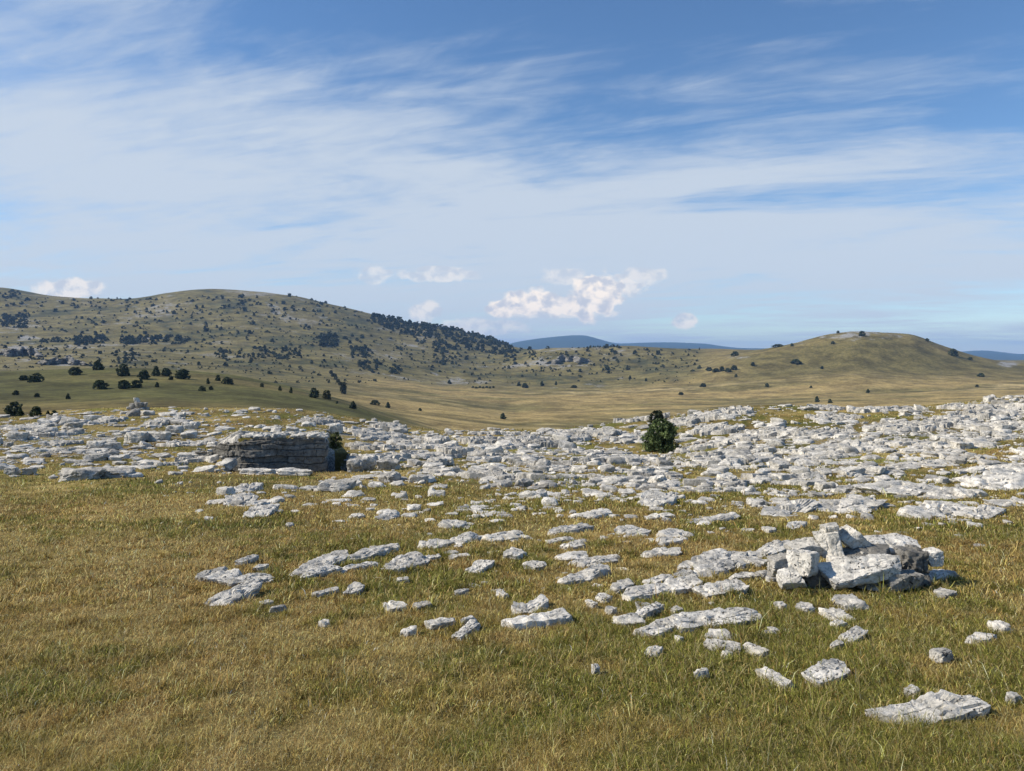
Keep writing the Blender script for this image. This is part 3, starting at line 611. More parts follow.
rub.data.set_sharp_from_angle(angle=R(38))
tag(rub, 'loose grey limestone rubble strewn over the turf between the larger blocks', 'rubble', kind='stuff')
print('rubble', len(Vs), time.time() - T0)
# --- the far cairn on the crest
x, y, z = hit([135], [409.5]); dF = float(y[0])
FC = 'stones of the far cairn'
def fc(x0, y0, x1, y1, lab, dd=0, **kw): add_box(x0, y0, x1, y1, dF + dd, .5, label=lab, group=FC, n=3, **kw)
fc(135.5, 397.5, 139.5, 408, 'upright pointed stone on top of the far cairn', tint=.95, ty=.25, p=3)
fc(126, 406.5, 134, 411, 'low pale stone at the left foot of the far cairn', tint=.9)
for q in ((137, 402, 143, 407), (141, 402.5, 147, 407.5), (130, 403, 137, 408.5), (133, 407, 140, 411.5), (139, 407, 145, 411.5), (144, 407, 149, 411), (136, 405.5, 144, 409.5)):
    fc(*q, 'dark stone piled in the heap of the far cairn', dd=random.Random(int(q[0])).uniform(-.3, .3), tint=random.Random(int(q[0] * 3)).uniform(.25, .6))
HIDDEN = {1050, 2256, 2265, 597}   # wholly behind other rocks
ROCKS = [r for r in ROCKS if r['seed'] not in HIDDEN]
# build them
for r in ROCKS:
    if 'pre' in r: v, f, tin = r['pre']
    else: (v, f), tin = rock(r['seed'], r['dims'], r['n'], r['p'], r['cuts'], r['rough'], r['ntilt'], bed=r['bed'], sharp=r['sharp']), None
    if tin is None: tin = np.full(len(v), r['tint'])
    v = rot_z(rot_y(rot_x(v, r['tx']), -r['ty']), r['a'])
    o = link(r['name'], mesh_np(r['name'], v, [f], M_STONE, True, {'tint': tin}), loc=r['loc'])
    me = o.data; me.set_sharp_from_angle(angle=R(38))
    r['o'] = o; w = v + r['loc']; sx, sy = scr(w[:, 0], w[:, 1], w[:, 2])
    gzv = gz(w[:, 0], w[:, 1]); up = w[:, 2] > gzv - .01
    if up.sum() < 3: up[:] = True
    r['box'] = (sx[up].min(), sy[up].min(), sx[up].max(), sy[up].max()); r['c'] = (sx[up].mean(), sy[up].mean())
print('rocks', len(ROCKS), time.time() - T0)

# ------------------------------------------------------------------ bedded cliff faces
def bedded_face(path, ztop, zbot, seed, du, dz, bed=(.12, .36), joint=(.5, 2.2), depth=.09, cap=1.2, rough=.05):
    """path: (n,2) ground line, face looking to its right-hand side; ztop/zbot per path point"""
    rg = np.random.default_rng(seed); path = np.asarray(path, float)
    seg = np.r_[0, np.cumsum(np.hypot(*np.diff(path, axis=0).T))]; n = int(seg[-1] / du); u = np.linspace(0, seg[-1], n)
    x = np.interp(u, seg, path[:, 0]); y = np.interp(u, seg, path[:, 1]); zt = np.interp(u, seg, ztop); zb = np.interp(u, seg, zbot)
    tx_ = np.gradient(x); ty_ = np.gradient(y); ln = np.hypot(tx_, ty_); nx, ny = ty_ / ln, -tx_ / ln
    m = int((zt.max() - zb.min()) / dz); w = np.linspace(0, 1, m)
    zt = zt + .45 * bed[1] * vn2(u / (joint[1] * .7), u * 0 + seed, seed) + .25 * bed[1] * vn2(u / (joint[0] * .5), u * 0, seed + 1)
    Zg = zb[None] + (zt - zb)[None] * w[:, None]; U = np.broadcast_to(u[None], Zg.shape)
    zq = Zg + bed[1] * .3 * vn2(U / (3.5 * bed[1]), Zg / (2.3 * bed[1]), seed + 2) + .03 * vn2(U / .3, Zg / .3, seed + 3)
    edges = [zb.min() - 1]
    while edges[-1] < zt.max() + 1: edges.append(edges[-1] + rg.uniform(*bed))
    edges = np.array(edges); k = np.clip(np.searchsorted(edges, zq) - 1, 0, len(edges) - 2)
    off = rg.normal(0, .5, len(edges))[k] * depth; gap = np.minimum(zq - edges[k], edges[k + 1] - zq)
    q = np.zeros_like(Zg); tn = np.zeros_like(Zg); jg = np.full_like(Zg, 9.)
    for b in range(len(edges) - 1):
        e = [-2.]
        while e[-1] < seg[-1] + 2: e.append(e[-1] + rg.uniform(*joint))
        e = np.array(e); uu = U + .05 * vn2(Zg / .2, U / .4, seed + 4); kk = np.clip(np.searchsorted(e, uu) - 1, 0, len(e) - 2); sel = k == b
        q[sel] = (rg.normal(0, .6, len(e))[kk] * depth)[sel]; tn[sel] = rg.uniform(.55, 1.1, len(e))[kk][sel]; jg[sel] = np.minimum(uu - e[kk], e[kk + 1] - uu)[sel]
    gw = .22 * bed[0]
    d = off + q - depth * 1.3 * (1 - S(gap, 0, gw)) - depth * .85 * (1 - S(jg, 0, gw)) + rough * (vn2(U / .5, Zg / .35, seed + 5) + .6 * vn2(U / .16, Zg / .13, seed + 6))
    d = d - .35 * depth * 6 * (w[:, None] ** 6) * 0
    V = np.stack([x[None] + nx[None] * d, y[None] + ny[None] * d, Zg], -1)
    cxx, cyy = x - nx * cap, y - ny * cap
    capv = np.stack([cxx, cyy, np.minimum(gz(cxx, cyy) - .01, zt)], -1)
    V = np.concatenate([V, capv[None]], 0).reshape(-1, 3); tn = np.concatenate([tn, tn[-1:]], 0).ravel()
    idx = np.arange((m + 1) * n).reshape(m + 1, n)
    Fq = np.stack([idx[:-1, :-1], idx[:-1, 1:], idx[1:, 1:], idx[1:, :-1]], -1).reshape(-1, 4)
    return V, Fq, tn
def pit_cliff():
    D = 33.25; pts = [(176, 35.4), (190, 35.0), (206, 34.5), (220, 33.9), (232, 33.35), (240, 33.1), (252, 33.0), (270, 33.05), (290, 33.2), (310, 33.35), (322, 33.5), (326, 33.6), (326.6, 34.2), (326.4, 35.5), (325.5, 37.5), (324, 40.2)]
    P = [((a - CX) * d / F, d) for a, d in pts]
    top = [459, 454, 450, 446, 441.5, 440.5, 439.5, 438, 438.5, 437.5, 438, 440.5, 443, 440, 437, 434]
    zt = [ZE - (t - YH) * d / F for t, (a, d) in zip(top, pts)]; zb = [ZE - (486 - YH) * d / F for a, d in pts]
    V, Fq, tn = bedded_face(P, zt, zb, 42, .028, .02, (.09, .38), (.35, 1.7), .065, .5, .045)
    o = link('rock_cliff', mesh_np('rock_cliff', V, [Fq], M_STONE, True, {'tint': tn * .14})); o.data.set_sharp_from_angle(angle=R(40))  # low tint paints the wall's shade into the stone colour
    tag(o, 'shade-tinted wall of flat limestone beds dropping into the sinkhole', 'cliff'); return o
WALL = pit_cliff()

# ------------------------------------------------------------------ foliage
def quads(c, size, rg, up=.0):
    n = len(c); a = rg.normal(size=(n, 3)); a[:, 2] += up; a /= np.linalg.norm(a, axis=1)[:, None]
    b = np.cross(a, rg.normal(size=(n, 3))); b /= np.linalg.norm(b, axis=1)[:, None]
    s = np.asarray(size)[:, None] if np.ndim(size) else size
    V = np.stack([c - b * s * .45, c + a * s * .6 + b * s * .1, c + b * s * .45, c - a * s * .6], 1).reshape(-1, 3)
    return V, np.arange(4 * n).reshape(n, 4)
def crown(seed, n_cl, n_lf, leaf, shape='cone', base=.06, col=(.036, .05, .02), var=.45, spread=.11):
    """unit height crown, unit width; leaf clumps through the volume of a cone, egg or dome"""
    rg = np.random.default_rng(seed)
    t = rg.uniform(0, 1, n_cl) ** .9; ang = rg.uniform(0, 2 * math.pi, n_cl)
    if shape == 'cone': rad = .5 * (1 - t) ** .72 * np.minimum(1, (t + .06) / .16) ** .5
    elif shape == 'spire': rad = .5 * (1 - t) ** .6 * np.minimum(1, (t + .35) / .5)
    elif shape == 'egg': rad = .5 * np.sqrt(np.clip(1 - ((t - .38) / .64) ** 2, 0, 1))
    else: rad = .5 * np.sqrt(np.clip(1 - (t * .98) ** 2.2, 0, 1))
    lump = 1 + .22 * np.sin(ang * 2 + rg.uniform(0, 6)) + .16 * np.sin(ang * 3 + t * 7 + rg.uniform(0, 6)) + rg.normal(0, .12, n_cl)
    rr = rad * lump * rg.uniform(.35, 1.0, n_cl) ** .5
    c = np.stack([rr * np.cos(ang), rr * np.sin(ang), base + (1 - base) * t + rg.normal(0, .015, n_cl)], 1)
    k = rg.integers(0, n_cl, n_lf); tone = np.clip(rg.normal(1, var, n_cl), .35, 2.2)
    p = c[k] + rg.normal(0, 1, (n_lf, 3)) * spread * np.array([1, 1, .8]) * (.45 + .55 * (1 - t[k]))[:, None]
    p[:, 2] = np.clip(p[:, 2], .02, 1.03)
    V, Fc = quads(p, leaf * rg.uniform(.6, 1.3, n_lf), rg, .5)
    tn = tone[k] * rg.uniform(.75, 1.25, n_lf)
    C = np.array(col)[None] * tn[:, None]; C[:, 0] += .012 * (tn - 1)
    return V, Fc, np.repeat(np.clip(C, .004, .5), 4, 0)
def trunk(seed, h, r, limbs=5):
    rg = np.random.default_rng(seed); Vs, Fs, off = [], [], 0
    def tube(p, rad):
        nonlocal off
        p = np.array(p); n = len(p); k = 7
        for i in range(n):
            d = p[min(i + 1, n - 1)] - p[max(i - 1, 0)]; d /= np.linalg.norm(d)
            u = np.cross(d, [.3, .9, .1]); u /= np.linalg.norm(u); w = np.cross(d, u)
            for j in range(k):
                a = 2 * math.pi * j / k; Vs.append(p[i] + rad[i] * (1 + .15 * math.sin(3 * a + i)) * (u * math.cos(a) + w * math.sin(a)))
        for i in range(n - 1):
            for j in range(k): Fs.append([off + i * k + j, off + i * k + (j + 1) % k, off + (i + 1) * k + (j + 1) % k, off + (i + 1) * k + j])
        off += n * k
    zs = np.linspace(-.04, .92, 8)
    ax = np.stack([np.cumsum(rg.normal(0, .008, 8)), np.cumsum(rg.normal(0, .008, 8)), zs], 1) * h
    tube(ax, r * (1.15 - zs) * np.array([1.3] + [1] * 7))
    for i in range(limbs):
        z = rg.uniform(.12, .75); b = ax[int(z * 7)]; a = rg.uniform(0, 6.28); L_ = h * .32 * (1 - z)
        tube([b, b + np.array([math.cos(a), math.sin(a), .35]) * L_ * .5, b + np.array([math.cos(a), math.sin(a), .5]) * L_], np.array([.42, .28, .1]) * r)
    return np.array(Vs), np.array(Fs)
def crown_mesh(name, w, h, *a, **k):
    V, Fc, C = crown(*a, **k); return mesh_np(name, V * np.array([w, w, h]), [Fc], M_LEAF, False, {'tint': C})
def trunk_mesh(seed, h, r):
    v, f = trunk(seed, h, r); return mesh_np('trunk', v, [f], M_BARK, True)
def ground_at(px, py):
    x, y, z = hit([px], [py])
    return (float(x[0]), float(y[0]), float(z[0]))
# the dark juniper on the pavement, in full
p = ground_at(661, 452)
jn = bpy.data.objects.new('conifer_tree', None); COL.objects.link(jn); jn.location = p
tag(jn, 'dark green egg-shaped conifer standing alone on the pale rock pavement', 'tree')
hh, ww = 32 * p[1] / F, 29 * p[1] / F
link('crown', crown_mesh('crown', ww, hh, 11, 200, 12000, .05, 'egg', .02, (.085, .115, .04), .5, .06), jn)
link('trunk', trunk_mesh(3, hh, .09), jn)
p = ground_at(657, 423)
bs = bpy.data.objects.new('bush', None); COL.objects.link(bs); bs.location = (p[0], p[1], p[2] - .05)
tag(bs, 'low dark bush on the skyline just behind the egg-shaped conifer', 'bush')
link('crown', crown_mesh('crown', 14 * p[1] / F, 12.5 * p[1] / F, 12, 70, 2600, .1, 'dome', .02, (.03, .042, .018), .4, .1), bs); link('trunk', trunk_mesh(4, 9 * p[1] / F, .06), bs)
# shrub in the cleft of the pit
d_ = 38.6; zz = ZE - (448 - YH) * d_ / F
sh = bpy.data.objects.new('bush', None); COL.objects.link(sh); sh.location = ((336 - CX) * d_ / F, d_, zz)
tag(sh, 'olive bush growing in the dark cleft beside the pit wall', 'bush')
link('crown', crown_mesh('crown', 12 * d_ / F, 15 * d_ / F, 13, 40, 1500, .1, 'egg', .02, (.11, .12, .04), .4, .1), sh); link('trunk', trunk_mesh(5, 16 * d_ / F, .05), sh)

# trees one can tell apart across the meadow, valley and right hill: px, py of the foot, width, height in pixels, colour, words
protos = {}
def proto(kind):
    if kind in protos: return protos[kind]
    s = 60 + len(protos) * 7; shp = kind[:-1]
    col = (.05, .066, .027) if shp != 'leafy' else (.075, .075, .03)
    protos[kind] = (crown_mesh('crown', 1, 1, s, 60, 1500, .15, {'cone': 'cone', 'egg': 'egg', 'dome': 'dome', 'leafy': 'egg'}[shp], .03, col, .4, .1), trunk_mesh(s, 1, .045))
    return protos[kind]
def plant_tree(px, py, w, h, label, shp='egg', group=None, name=None, cat=None, parts=True, kind=None, i=0):
    p = ground_at(px, py)
    if np.isnan(p[0]) or p[1] > 5000: return None
    name = name or ('bush' if h < w * .72 else 'conifer_tree' if shp != 'leafy' else 'broadleaf_tree')
    k = p[1] / F
    cm, tm = proto(shp + str((i + int(px)) % 3))
    if parts:
        r = bpy.data.objects.new(name, None); COL.objects.link(r); c = link('crown', cm, r); t = link('trunk', tm, r)
    else:
        r = link(name, cm)
    r.location = (p[0], p[1], p[2] - .02 * h * k); r.rotation_euler[2] = (px * 7.3) % 6.28; r.scale = (w * k * .84, w * k * .84, h * k * .95)
    tag(r, label, cat or ('bush' if name == 'bush' else 'tree'), group); return r
MT = """14,416,15,14,egg,tallest dark conifer at the far left crest of the rocky rise
20,416,7,9,cone,slim conifer touching the right side of the far left crest conifer
36,416,12,10,dome,broad bush-like conifer second from the left on the rocky crest
48,415,4,5,cone,tiny conifer on the crest left of a near twin, past the broad one
54,415,6,5,egg,small rounded conifer last to the right on the rocky crest
36.5,382,11,9,egg,round dark tree alone at the left end of the meadow row
24,380,9,5,dome,flat bush left of the round tree at the left end of the meadow
75,375,13,8,dome,wide low tree between the meadow's left end and its middle
123,376,10,12,egg,tallest tree of the meadow's upper row with a clear gap around it
144,379,11,9,egg,broad tree just right of the tallest tree in the meadow's upper row
156,376,10,10,cone,pointed tree in the middle of the meadow's upper row cluster
166,376,10,8,egg,rounded tree right of the pointed one in the meadow's upper row
183,379,14,10,dome,widest dark tree ending the meadow's upper row
100,389,15,9,dome,widest low tree of the meadow's lower row, on its left end
124,389,11,9,egg,rounded middle tree of the meadow's lower row
136,388,9,8,egg,right-hand tree of the meadow's lower row
157,387,5,5,cone,single sapling right of the meadow's lower row
141,383,4,5,cone,sapling between the meadow's upper and lower rows
171,380,4,4,egg,little bush under the gap before the widest upper row tree
208,384,4,6,cone,thin sapling left of a pair of trees at the meadow's right side
218,381,5,6,egg,small round tree left of its larger neighbour on the meadow's right side
227,384,9,7,egg,larger round tree at the right end of the meadow trees
202,391,6,5,egg,left one of two small bushes low on the meadow's right slope
211,390,4,4,egg,right one of two small bushes low on the meadow's right slope
98,370,12,10,cone,dark spreading tree above the meadow under the grey outcrops
68,399,5,6,cone,small dark tree alone low on the meadow
16,395,6,5,dome,small bush low on the meadow at the left edge
37,397,6,4,dome,faint bush low on the meadow right of the left edge bush
314,398,10,10,egg,dark round tree on the slope where the meadow meets the valley
327,399,9,9,leafy,brownish broadleaf tree beside the dark round valley tree
343,394,7,12,leafy,tall thin tree at the lower end of the gully hedge
353,409,7,8,cone,dark pointed conifer with a long shadow low on the valley edge
375,405,9,5,dome,squat bush between two conifers on the valley edge
388,408,5,6,cone,small conifer right of the squat valley bush
337,404,3,3,dome,tiny bush left of the pointed valley edge conifer
291,393,4,6,cone,right sapling of a pair on the meadow's lower right slope
280,391,4,5,cone,left sapling of a pair on the meadow's lower right slope
262,387,4,4,egg,lone sapling where the meadow drops toward the valley
420,411,4,3,dome,tiny dot of a bush in the straw valley right of the conifers
503,419,7,6,cone,lone dark conifer just beyond the rock pavement in mid-valley
519,386,4,4,egg,left tree of the small group on the valley's far side
525,388,7,5,dome,wide bush of the small group on the valley's far side
542,386,5,5,cone,pointed tree right of the small group on the valley's far side
556,385,3,4,cone,slim tree spaced right of the pointed far valley tree
574,388,6,3,dome,flat dark bush in the valley under the grassy hill
646,381,3,3,dome,small bush on the valley's far edge above the egg-shaped conifer
681,395,5,3,dome,bush in the straw grass right of the egg-shaped conifer
703,387,6,4,dome,bush at the foot of the right hill's left shoulder
630,379,3,4,cone,small tree on the lower slope of the middle hill
607,370,5,5,egg,dark tree halfway up the middle hill
735,356,7,5,dome,dark clump at the saddle left of the right hill
767,387,4,4,egg,small tree at the left foot of the right hill
796,364,10,5,dome,largest dark bush on the left flank of the right hill
822,369,3,3,dome,dot-like bush right of the largest bush on the right hill
753,366,4,4,egg,small tree high on the saddle slope of the right hill
778,347,10,3,dome,flat scrub patch on the skyline of the right hill's left shoulder
792,346,3,3,egg,little skyline tree right of the scrub patch on the right hill
953,356,7,7,egg,lone round tree on the right shoulder of the right hill
970,360,5,3,dome,small bush below the lone round tree on the right shoulder
981,377,6,4,dome,bush on the lower right slope of the right hill
868,393,4,4,cone,small tree at the bottom middle of the right hill
817,402,5,6,cone,dark conifer rising just behind the pavement under the right hill
830,403,4,4,egg,smaller companion right of the conifer behind the pavement
862,336,6,5,egg,dark tree on the rocky summit of the right hill
838,333,3,2.5,egg,tiny tree on the left brow of the summit
927,342,4,3,egg,tiny tree on the right brow of the summit
833,344,3,3,egg,little bush just under the left brow of the summit
811,388,3,2.5,dome,speck of a bush left of centre at the right hill's foot
977,387,3,2.5,dome,speck of a bush at the right hill's right foot
736,377,3,3,egg,speck of a bush under the hedge at the right hill""".split('\n')
for i, q in enumerate(MT):
    a = q.split(',', 5)
    plant_tree(*[float(v) for v in a[:4]], a[5], a[4], i=i, parts=float(a[2]) * float(a[3]) > 24)
for k, (a, b, w, h) in enumerate([(709, 371, 6, 4), (716, 372, 7, 4), (722, 371, 5, 5), (728, 372, 7, 4), (734, 370, 6, 5)]):
    plant_tree(a, b, w, h, ['leftmost bush of the hedge line on the right hill', 'second bush of the hedge line on the right hill', 'middle bush of the hedge line on the right hill', 'fourth bush of the hedge line on the right hill', 'rightmost bush of the hedge line on the right hill'][k], 'dome', 'hedge bushes on the right hill', 'bush', 'bush', False, i=k)
for k in range(7):
    plant_tree(473 + 3.4 * k, 388 + .4 * (k % 2), 3, 2, 'speck of a bush in the dotted row across the valley', 'dome', 'dotted row of bushes in the valley', 'bush', 'bush', False, i=k)
for k in range(6):
    plant_tree(331 + 2.4 * k, 374 + 2.9 * k, 4.5, 4, 'brown bush of the slanting gully hedge above the valley', 'leafy', 'gully hedge bushes', 'bush', 'bush', False, i=k)
n_named = sum(1 for o in bpy.data.objects if o.get('category') in ('tree', 'bush'))

# trees scattered over the far hills
REG = [  # x0,x1,y0,y1, count, weight words
 ('upper', 0, 400, 296, 326, 330), ('lower', 0, 480, 326, 368, 420), ('foot', 230, 640, 350, 384, 190), ('mid', 500, 700, 348, 372, 90)]
rg = np.random.default_rng(5)
cand = []
for nm, a, b, c, d, n in REG:
    xx = rg.uniform(a, b, n); yy = rg.uniform(c, d, n)
    for u, v in zip(xx, yy): cand.append((u, v, float(np.clip(rg.lognormal(.72, .36), 1.3, 4.2)), nm))
for (a, b, c, d, n, s) in [(74, 108, 336, 345, 60, 4.2), (120, 188, 336, 344, 100, 3.8), (0, 28, 315, 328, 70, 3.6), (320, 337, 335, 346, 45, 4.5), (251, 303, 347, 359, 60, 4.0), (351, 366, 347, 357, 26, 4.2), (357, 380, 361, 374, 26, 3.6), (390, 403, 365, 374, 20, 3.6),
                            (434, 456, 347, 364, 36, 3.8), (500, 520, 350, 360, 14, 3.4), (30, 60, 348, 360, 26, 3.2), (110, 140, 352, 364, 30, 3.4), (215, 240, 349, 358, 26, 3.5), (590, 622, 346, 348, 16, 3.2), (40, 84, 338, 342, 30, 3.0), (0, 20, 291, 298, 20, 3.0), (240, 262, 300, 306, 12, 3.), (310, 330, 300, 306, 14, 3.)]:
    for _ in range(n): cand.append((rg.uniform(a, b), rg.uniform(c, d), s * rg.uniform(.5, .95), 'wood'))
ridx = 0
for _ in range(380):                                                     # the wooded ridge running down to the right
    u = rg.uniform(372, 512); top = np.interp(u, [372, 400, 420, 460, 490, 512], [315, 320, 324, 330.5, 339, 347]); th_ = np.interp(u, [372, 400, 440, 500], [7, 14, 24, 12])
    cand.append((u, top + rg.uniform(0, 1) ** 2.0 * th_, rg.uniform(2.2, 3.6), 'ridge'))
for _ in range(2600):
    cand.append((rg.uniform(0, 700), rg.uniform(296, 384), float(np.clip(rg.lognormal(.15, .35), .7, 2.0)), 'dots'))
xs, ys, zs = hit([c[0] for c in cand], [c[1] + .4 for c in cand])
clump = fbm2(np.nan_to_num(xs) / 90, np.nan_to_num(ys) / 90, 61, 3)
far_t = []
for i, c in enumerate(cand):
    if np.isnan(xs[i]) or ys[i] > 3000 or ys[i] < 420: continue
    if c[3] in ('upper', 'lower', 'foot', 'mid') and clump[i] < -.15 and rg.uniform() < .65: continue
    if c[3] == 'dots' and clump[i] < rg.normal(-.05, .25): continue
    far_t.append((xs[i], ys[i], zs[i], c[2], c[3]))
iso = [t for t in far_t if t[4] in ('upper', 'lower', 'foot', 'mid')]
iso.sort(key=lambda t: -t[3])
N_TI = min(len(iso), 292 - n_named); ind = iso[:N_TI]; ids = set(id(t) for t in ind)
FARM = []
for k in range(6):
    V, Fc, C = crown(400 + k, 16, 130, .36, ['egg', 'cone', 'dome'][k % 3], .02, (.046, .058, .028), .4, .13); FARM.append((V, Fc, C))
LOWT = [crown(450 + k, 6, 26, .6, 'dome', .02, (.036, .046, .025), .3, .13) for k in range(6)]
FM = [mesh_np('distant_tree', v, [f], M_LEAF, False, {'tint': c}) for v, f, c in FARM]
WORDS = {'upper': ('small dark tree dotted over the upper slopes of the long left hill', 'trees on the upper left hill'), 'lower': ('small dark tree dotted over the lower slopes of the long left hill', 'trees on the lower left hill'),
         'foot': ('small dark tree dotted over the valley foot below the wooded ridge', 'trees below the wooded ridge'), 'mid': ('small dark tree dotted over the grassy middle hill', 'trees on the middle hill')}
for i, t in enumerate(ind):
    if i in (67, 82, 195): continue          # lost behind nearer trees
    k = t[1] / F * t[3]
    o = link('distant_tree', FM[i % 6], loc=(t[0], t[1], t[2] - .05 * k)); k *= .84; o.scale = (k * 1.15, k * 1.15, k * random.Random(i).uniform(.8, 1.2)); o.rotation_euler[2] = i * 2.4
    tag(o, WORDS[t[4]][0], 'tree', WORDS[t[4]][1])
Vs, Fs, Cs, off = [], [], [], 0
for i, t in enumerate(t for t in far_t if id(t) not in ids):
    V, Fc, C = (LOWT if t[4] == 'dots' else FARM)[i % 6]; k = t[1] / F * t[3]
    k *= .88; a = i * 1.3; q = rot_z(V * np.array([k * 1.2, k * 1.2, k * (1.15 if t[4] == 'ridge' else 1)]), a) + np.array([t[0], t[1], t[2] - .05 * k])
    Vs.append(q); Fs.append(Fc + off); Cs.append(C * random.Random(i).uniform(.8, 1.2)); off += len(V)
wd = link('distant_wood', mesh_np('distant_wood', np.concatenate(Vs), [np.concatenate(Fs)], M_LEAF, False, {'tint': np.concatenate(Cs)}))
tag(wd, 'dark conifer woods and scrub massed along the ridge and slopes of the left hill', 'wood', kind='stuff')
print('trees', n_named, len(ind), len(Vs), time.time() - T0)
# grey cliffs far away on the left hillside
def far_crag(x0, y0, x1, y1, label, seed, tint=.3):
    rg = np.random.default_rng(seed); n = int((x1 - x0) / 1.5) + 2; P = []; zt = []; zb = []
    px = np.linspace(x0, x1, n); base = y1 - 1.5 + 1.5 * vn2(px / 9, px * 0 + seed, seed)
    d0 = float(np.nanmean(hit(px, base)[1]))
    for i in range(n):
        k = i / (n - 1); d = d0 + 14 * math.sin(k * 9 + seed) + 8 * math.sin(k * 23)
        x = (px[i] - CX) * d / F; g_ = float(gz(x, d)); e = (1 - abs(2 * k - 1) ** 4)
        P.append((x, d)); zb.append(g_ - 6); zt.append(max(g_ + 1, g_ + ((y1 - y0) * (.25 + .6 * e * (.75 + .5 * float(vn2(np.array([px[i] / 5.]), np.array([1.]), seed)[0])))) * d / F))
    V, Fq, tn = bedded_face(P, zt, zb, seed, 1.1, .9, (2.5, 6), (6, 22), 2.2, 9, 1.8)
    o = link('rock_crag', mesh_np('rock_crag', V, [Fq], M_STONE, True, {'tint': tn * tint})); tag(o, label, 'crag'); return o
far_crag(0, 347, 38, 357, 'grey cliff band on the left hillside reaching the left edge', 71)
far_crag(38, 357, 84, 366, 'lower grey cliff band on the left hillside above the meadow trees', 72)
far_crag(548, 356, 590, 364, 'grey broken cliff across the middle hill', 73, .3)

# ------------------------------------------------------------------ grass
def grass():
    rg = np.random.default_rng(9)
    P = []
    def zone(d0, d1, n, w, h, lean):
        u = rg.uniform(0, 1, n); d = np.sqrt(d0 * d0 + u * (d1 * d1 - d0 * d0)); x = rg.uniform(-1, 1, n) * (.74 * d + .6)
        P.append((x, d, np.full(n, w), np.full(n, h), np.full(n, lean)))
    zone(2.3, 4.2, 270000, .0030, .030, 1.25)
    zone(4.2, 7.0, 310000, .0048, .032, 1.2)
    zone(7.0, 12., 260000, .0088, .036, 1.15)
    zone(12., 21., 150000, .017, .046, 1.05)
    zone(21., 40., 80000, .032, .056, 1.0)
    zone(40., 66., 26000, .05, .075, .9)
    tq = rg.uniform(0, 1, 1500); td = np.sqrt(2.4 ** 2 + tq * (11 ** 2 - 2.4 ** 2)); tx_ = rg.uniform(-1, 1, 1500) * (.74 * td + .5); kb = 46
    ta = rg.uniform(0, 2 * math.pi, (1500, kb)); tr_ = np.abs(rg.normal(0, .03, (1500, kb)))
    P.append(((tx_[:, None] + tr_ * np.cos(ta)).ravel(), (td[:, None] + tr_ * np.sin(ta)).ravel(), np.repeat(np.clip(td * .0011, .003, .012), kb), np.repeat(rg.uniform(.035, .07, 1500), kb), np.full(1500 * kb, 1.0)))
    x, y, w, h, ln = [np.concatenate([p[k] for p in P]) for k in range(5)]
    i = ((y - OCC_Y0) / OCC_C).astype(int); j = ((x - OCC_X0) / OCC_C).astype(int)
    inb = (i >= 0) & (j >= 0) & (i < OCC.shape[0]) & (j < OCC.shape[1])
    occ = np.zeros(len(x), bool); occ[inb] = OCC[i[inb], j[inb]]
    z = gz(x, y); px, py = scr(x, y, z)
    cv = cover(px, py); kill = occ | (rg.uniform(0, 1, len(x)) < cv * 1.0 * S(y, 14, 22)) | (pit_mask(px, y) > .2)
    k = ~kill; x, y, w, h, ln, z = x[k], y[k], w[k], h[k], ln[k], z[k]; n = len(x)
    tus = fbm2(x / .22, y / .26, 41, 2) + .5 * fbm2(x / .8, y / .8, 44, 2); g, b = patches(x, y)
    h = h * np.exp(rg.normal(0, .35, n)) * (1 + .85 * np.clip(tus, -.75, 1.1)) * (.75 + .5 * g)
    col = turf(x, y)
    r = rg.uniform(0, 1, n); straw = r < .16 + .22 * (1 - g); brown = (r > .9)
    col = np.where(straw[:, None], C_STRAW[None] * rg.uniform(.6, 1.25, n)[:, None], np.where(brown[:, None], C_BROWN[None] * rg.uniform(.5, 1, n)[:, None], col))
    col = col * np.exp(rg.normal(-.05, .5, n))[:, None]
    stalk = (rg.uniform(0, 1, n) < .011) & (y < 14)
    h = np.where(stalk, rg.uniform(.07, .17, n), h); w = np.where(stalk, w * .7, w); col = np.where(stalk[:, None], np.array([[.45, .37, .18]]) * rg.uniform(.7, 1.2, n)[:, None], col)
    a = rg.uniform(0, 2 * math.pi, n) + .0; wind = .1
    lx = np.cos(a) * ln * rg.uniform(.2, 1.2, n) + wind; ly = np.sin(a) * ln * rg.uniform(.2, 1.2, n)
    fa = rg.uniform(0, 2 * math.pi, n); fx, fy = np.cos(fa) * w * .5, np.sin(fa) * w * .5 * .6
    b0 = np.stack([x, y, z - .006], 1); mid = b0 + np.stack([lx * h * .35, ly * h * .35, h * .62], 1); tip = b0 + np.stack([lx * h, ly * h, h * np.clip(1.05 - .3 * (lx ** 2 + ly ** 2), .3, 1)], 1)
    s = np.stack([fx, fy, np.zeros(n)], 1)
    V = np.stack([b0 - s, b0 + s, mid + s * .75, mid - s * .75, tip], 1).reshape(-1, 3)
    base = np.arange(n) * 5
    q = np.stack([base, base + 1, base + 2, base + 3], 1); t = np.stack([base + 3, base + 2, base + 4], 1)
    o = link('grass', mesh_np('grass', V, [q, t], M_GRASS, False, {'tint': np.repeat(np.clip(col, .01, .8), 5, 0)}))
    tag(o, 'short dry alpine turf of green and straw coloured blades', 'grass', kind='stuff')
    return n
print('grass', grass(), time.time() - T0)

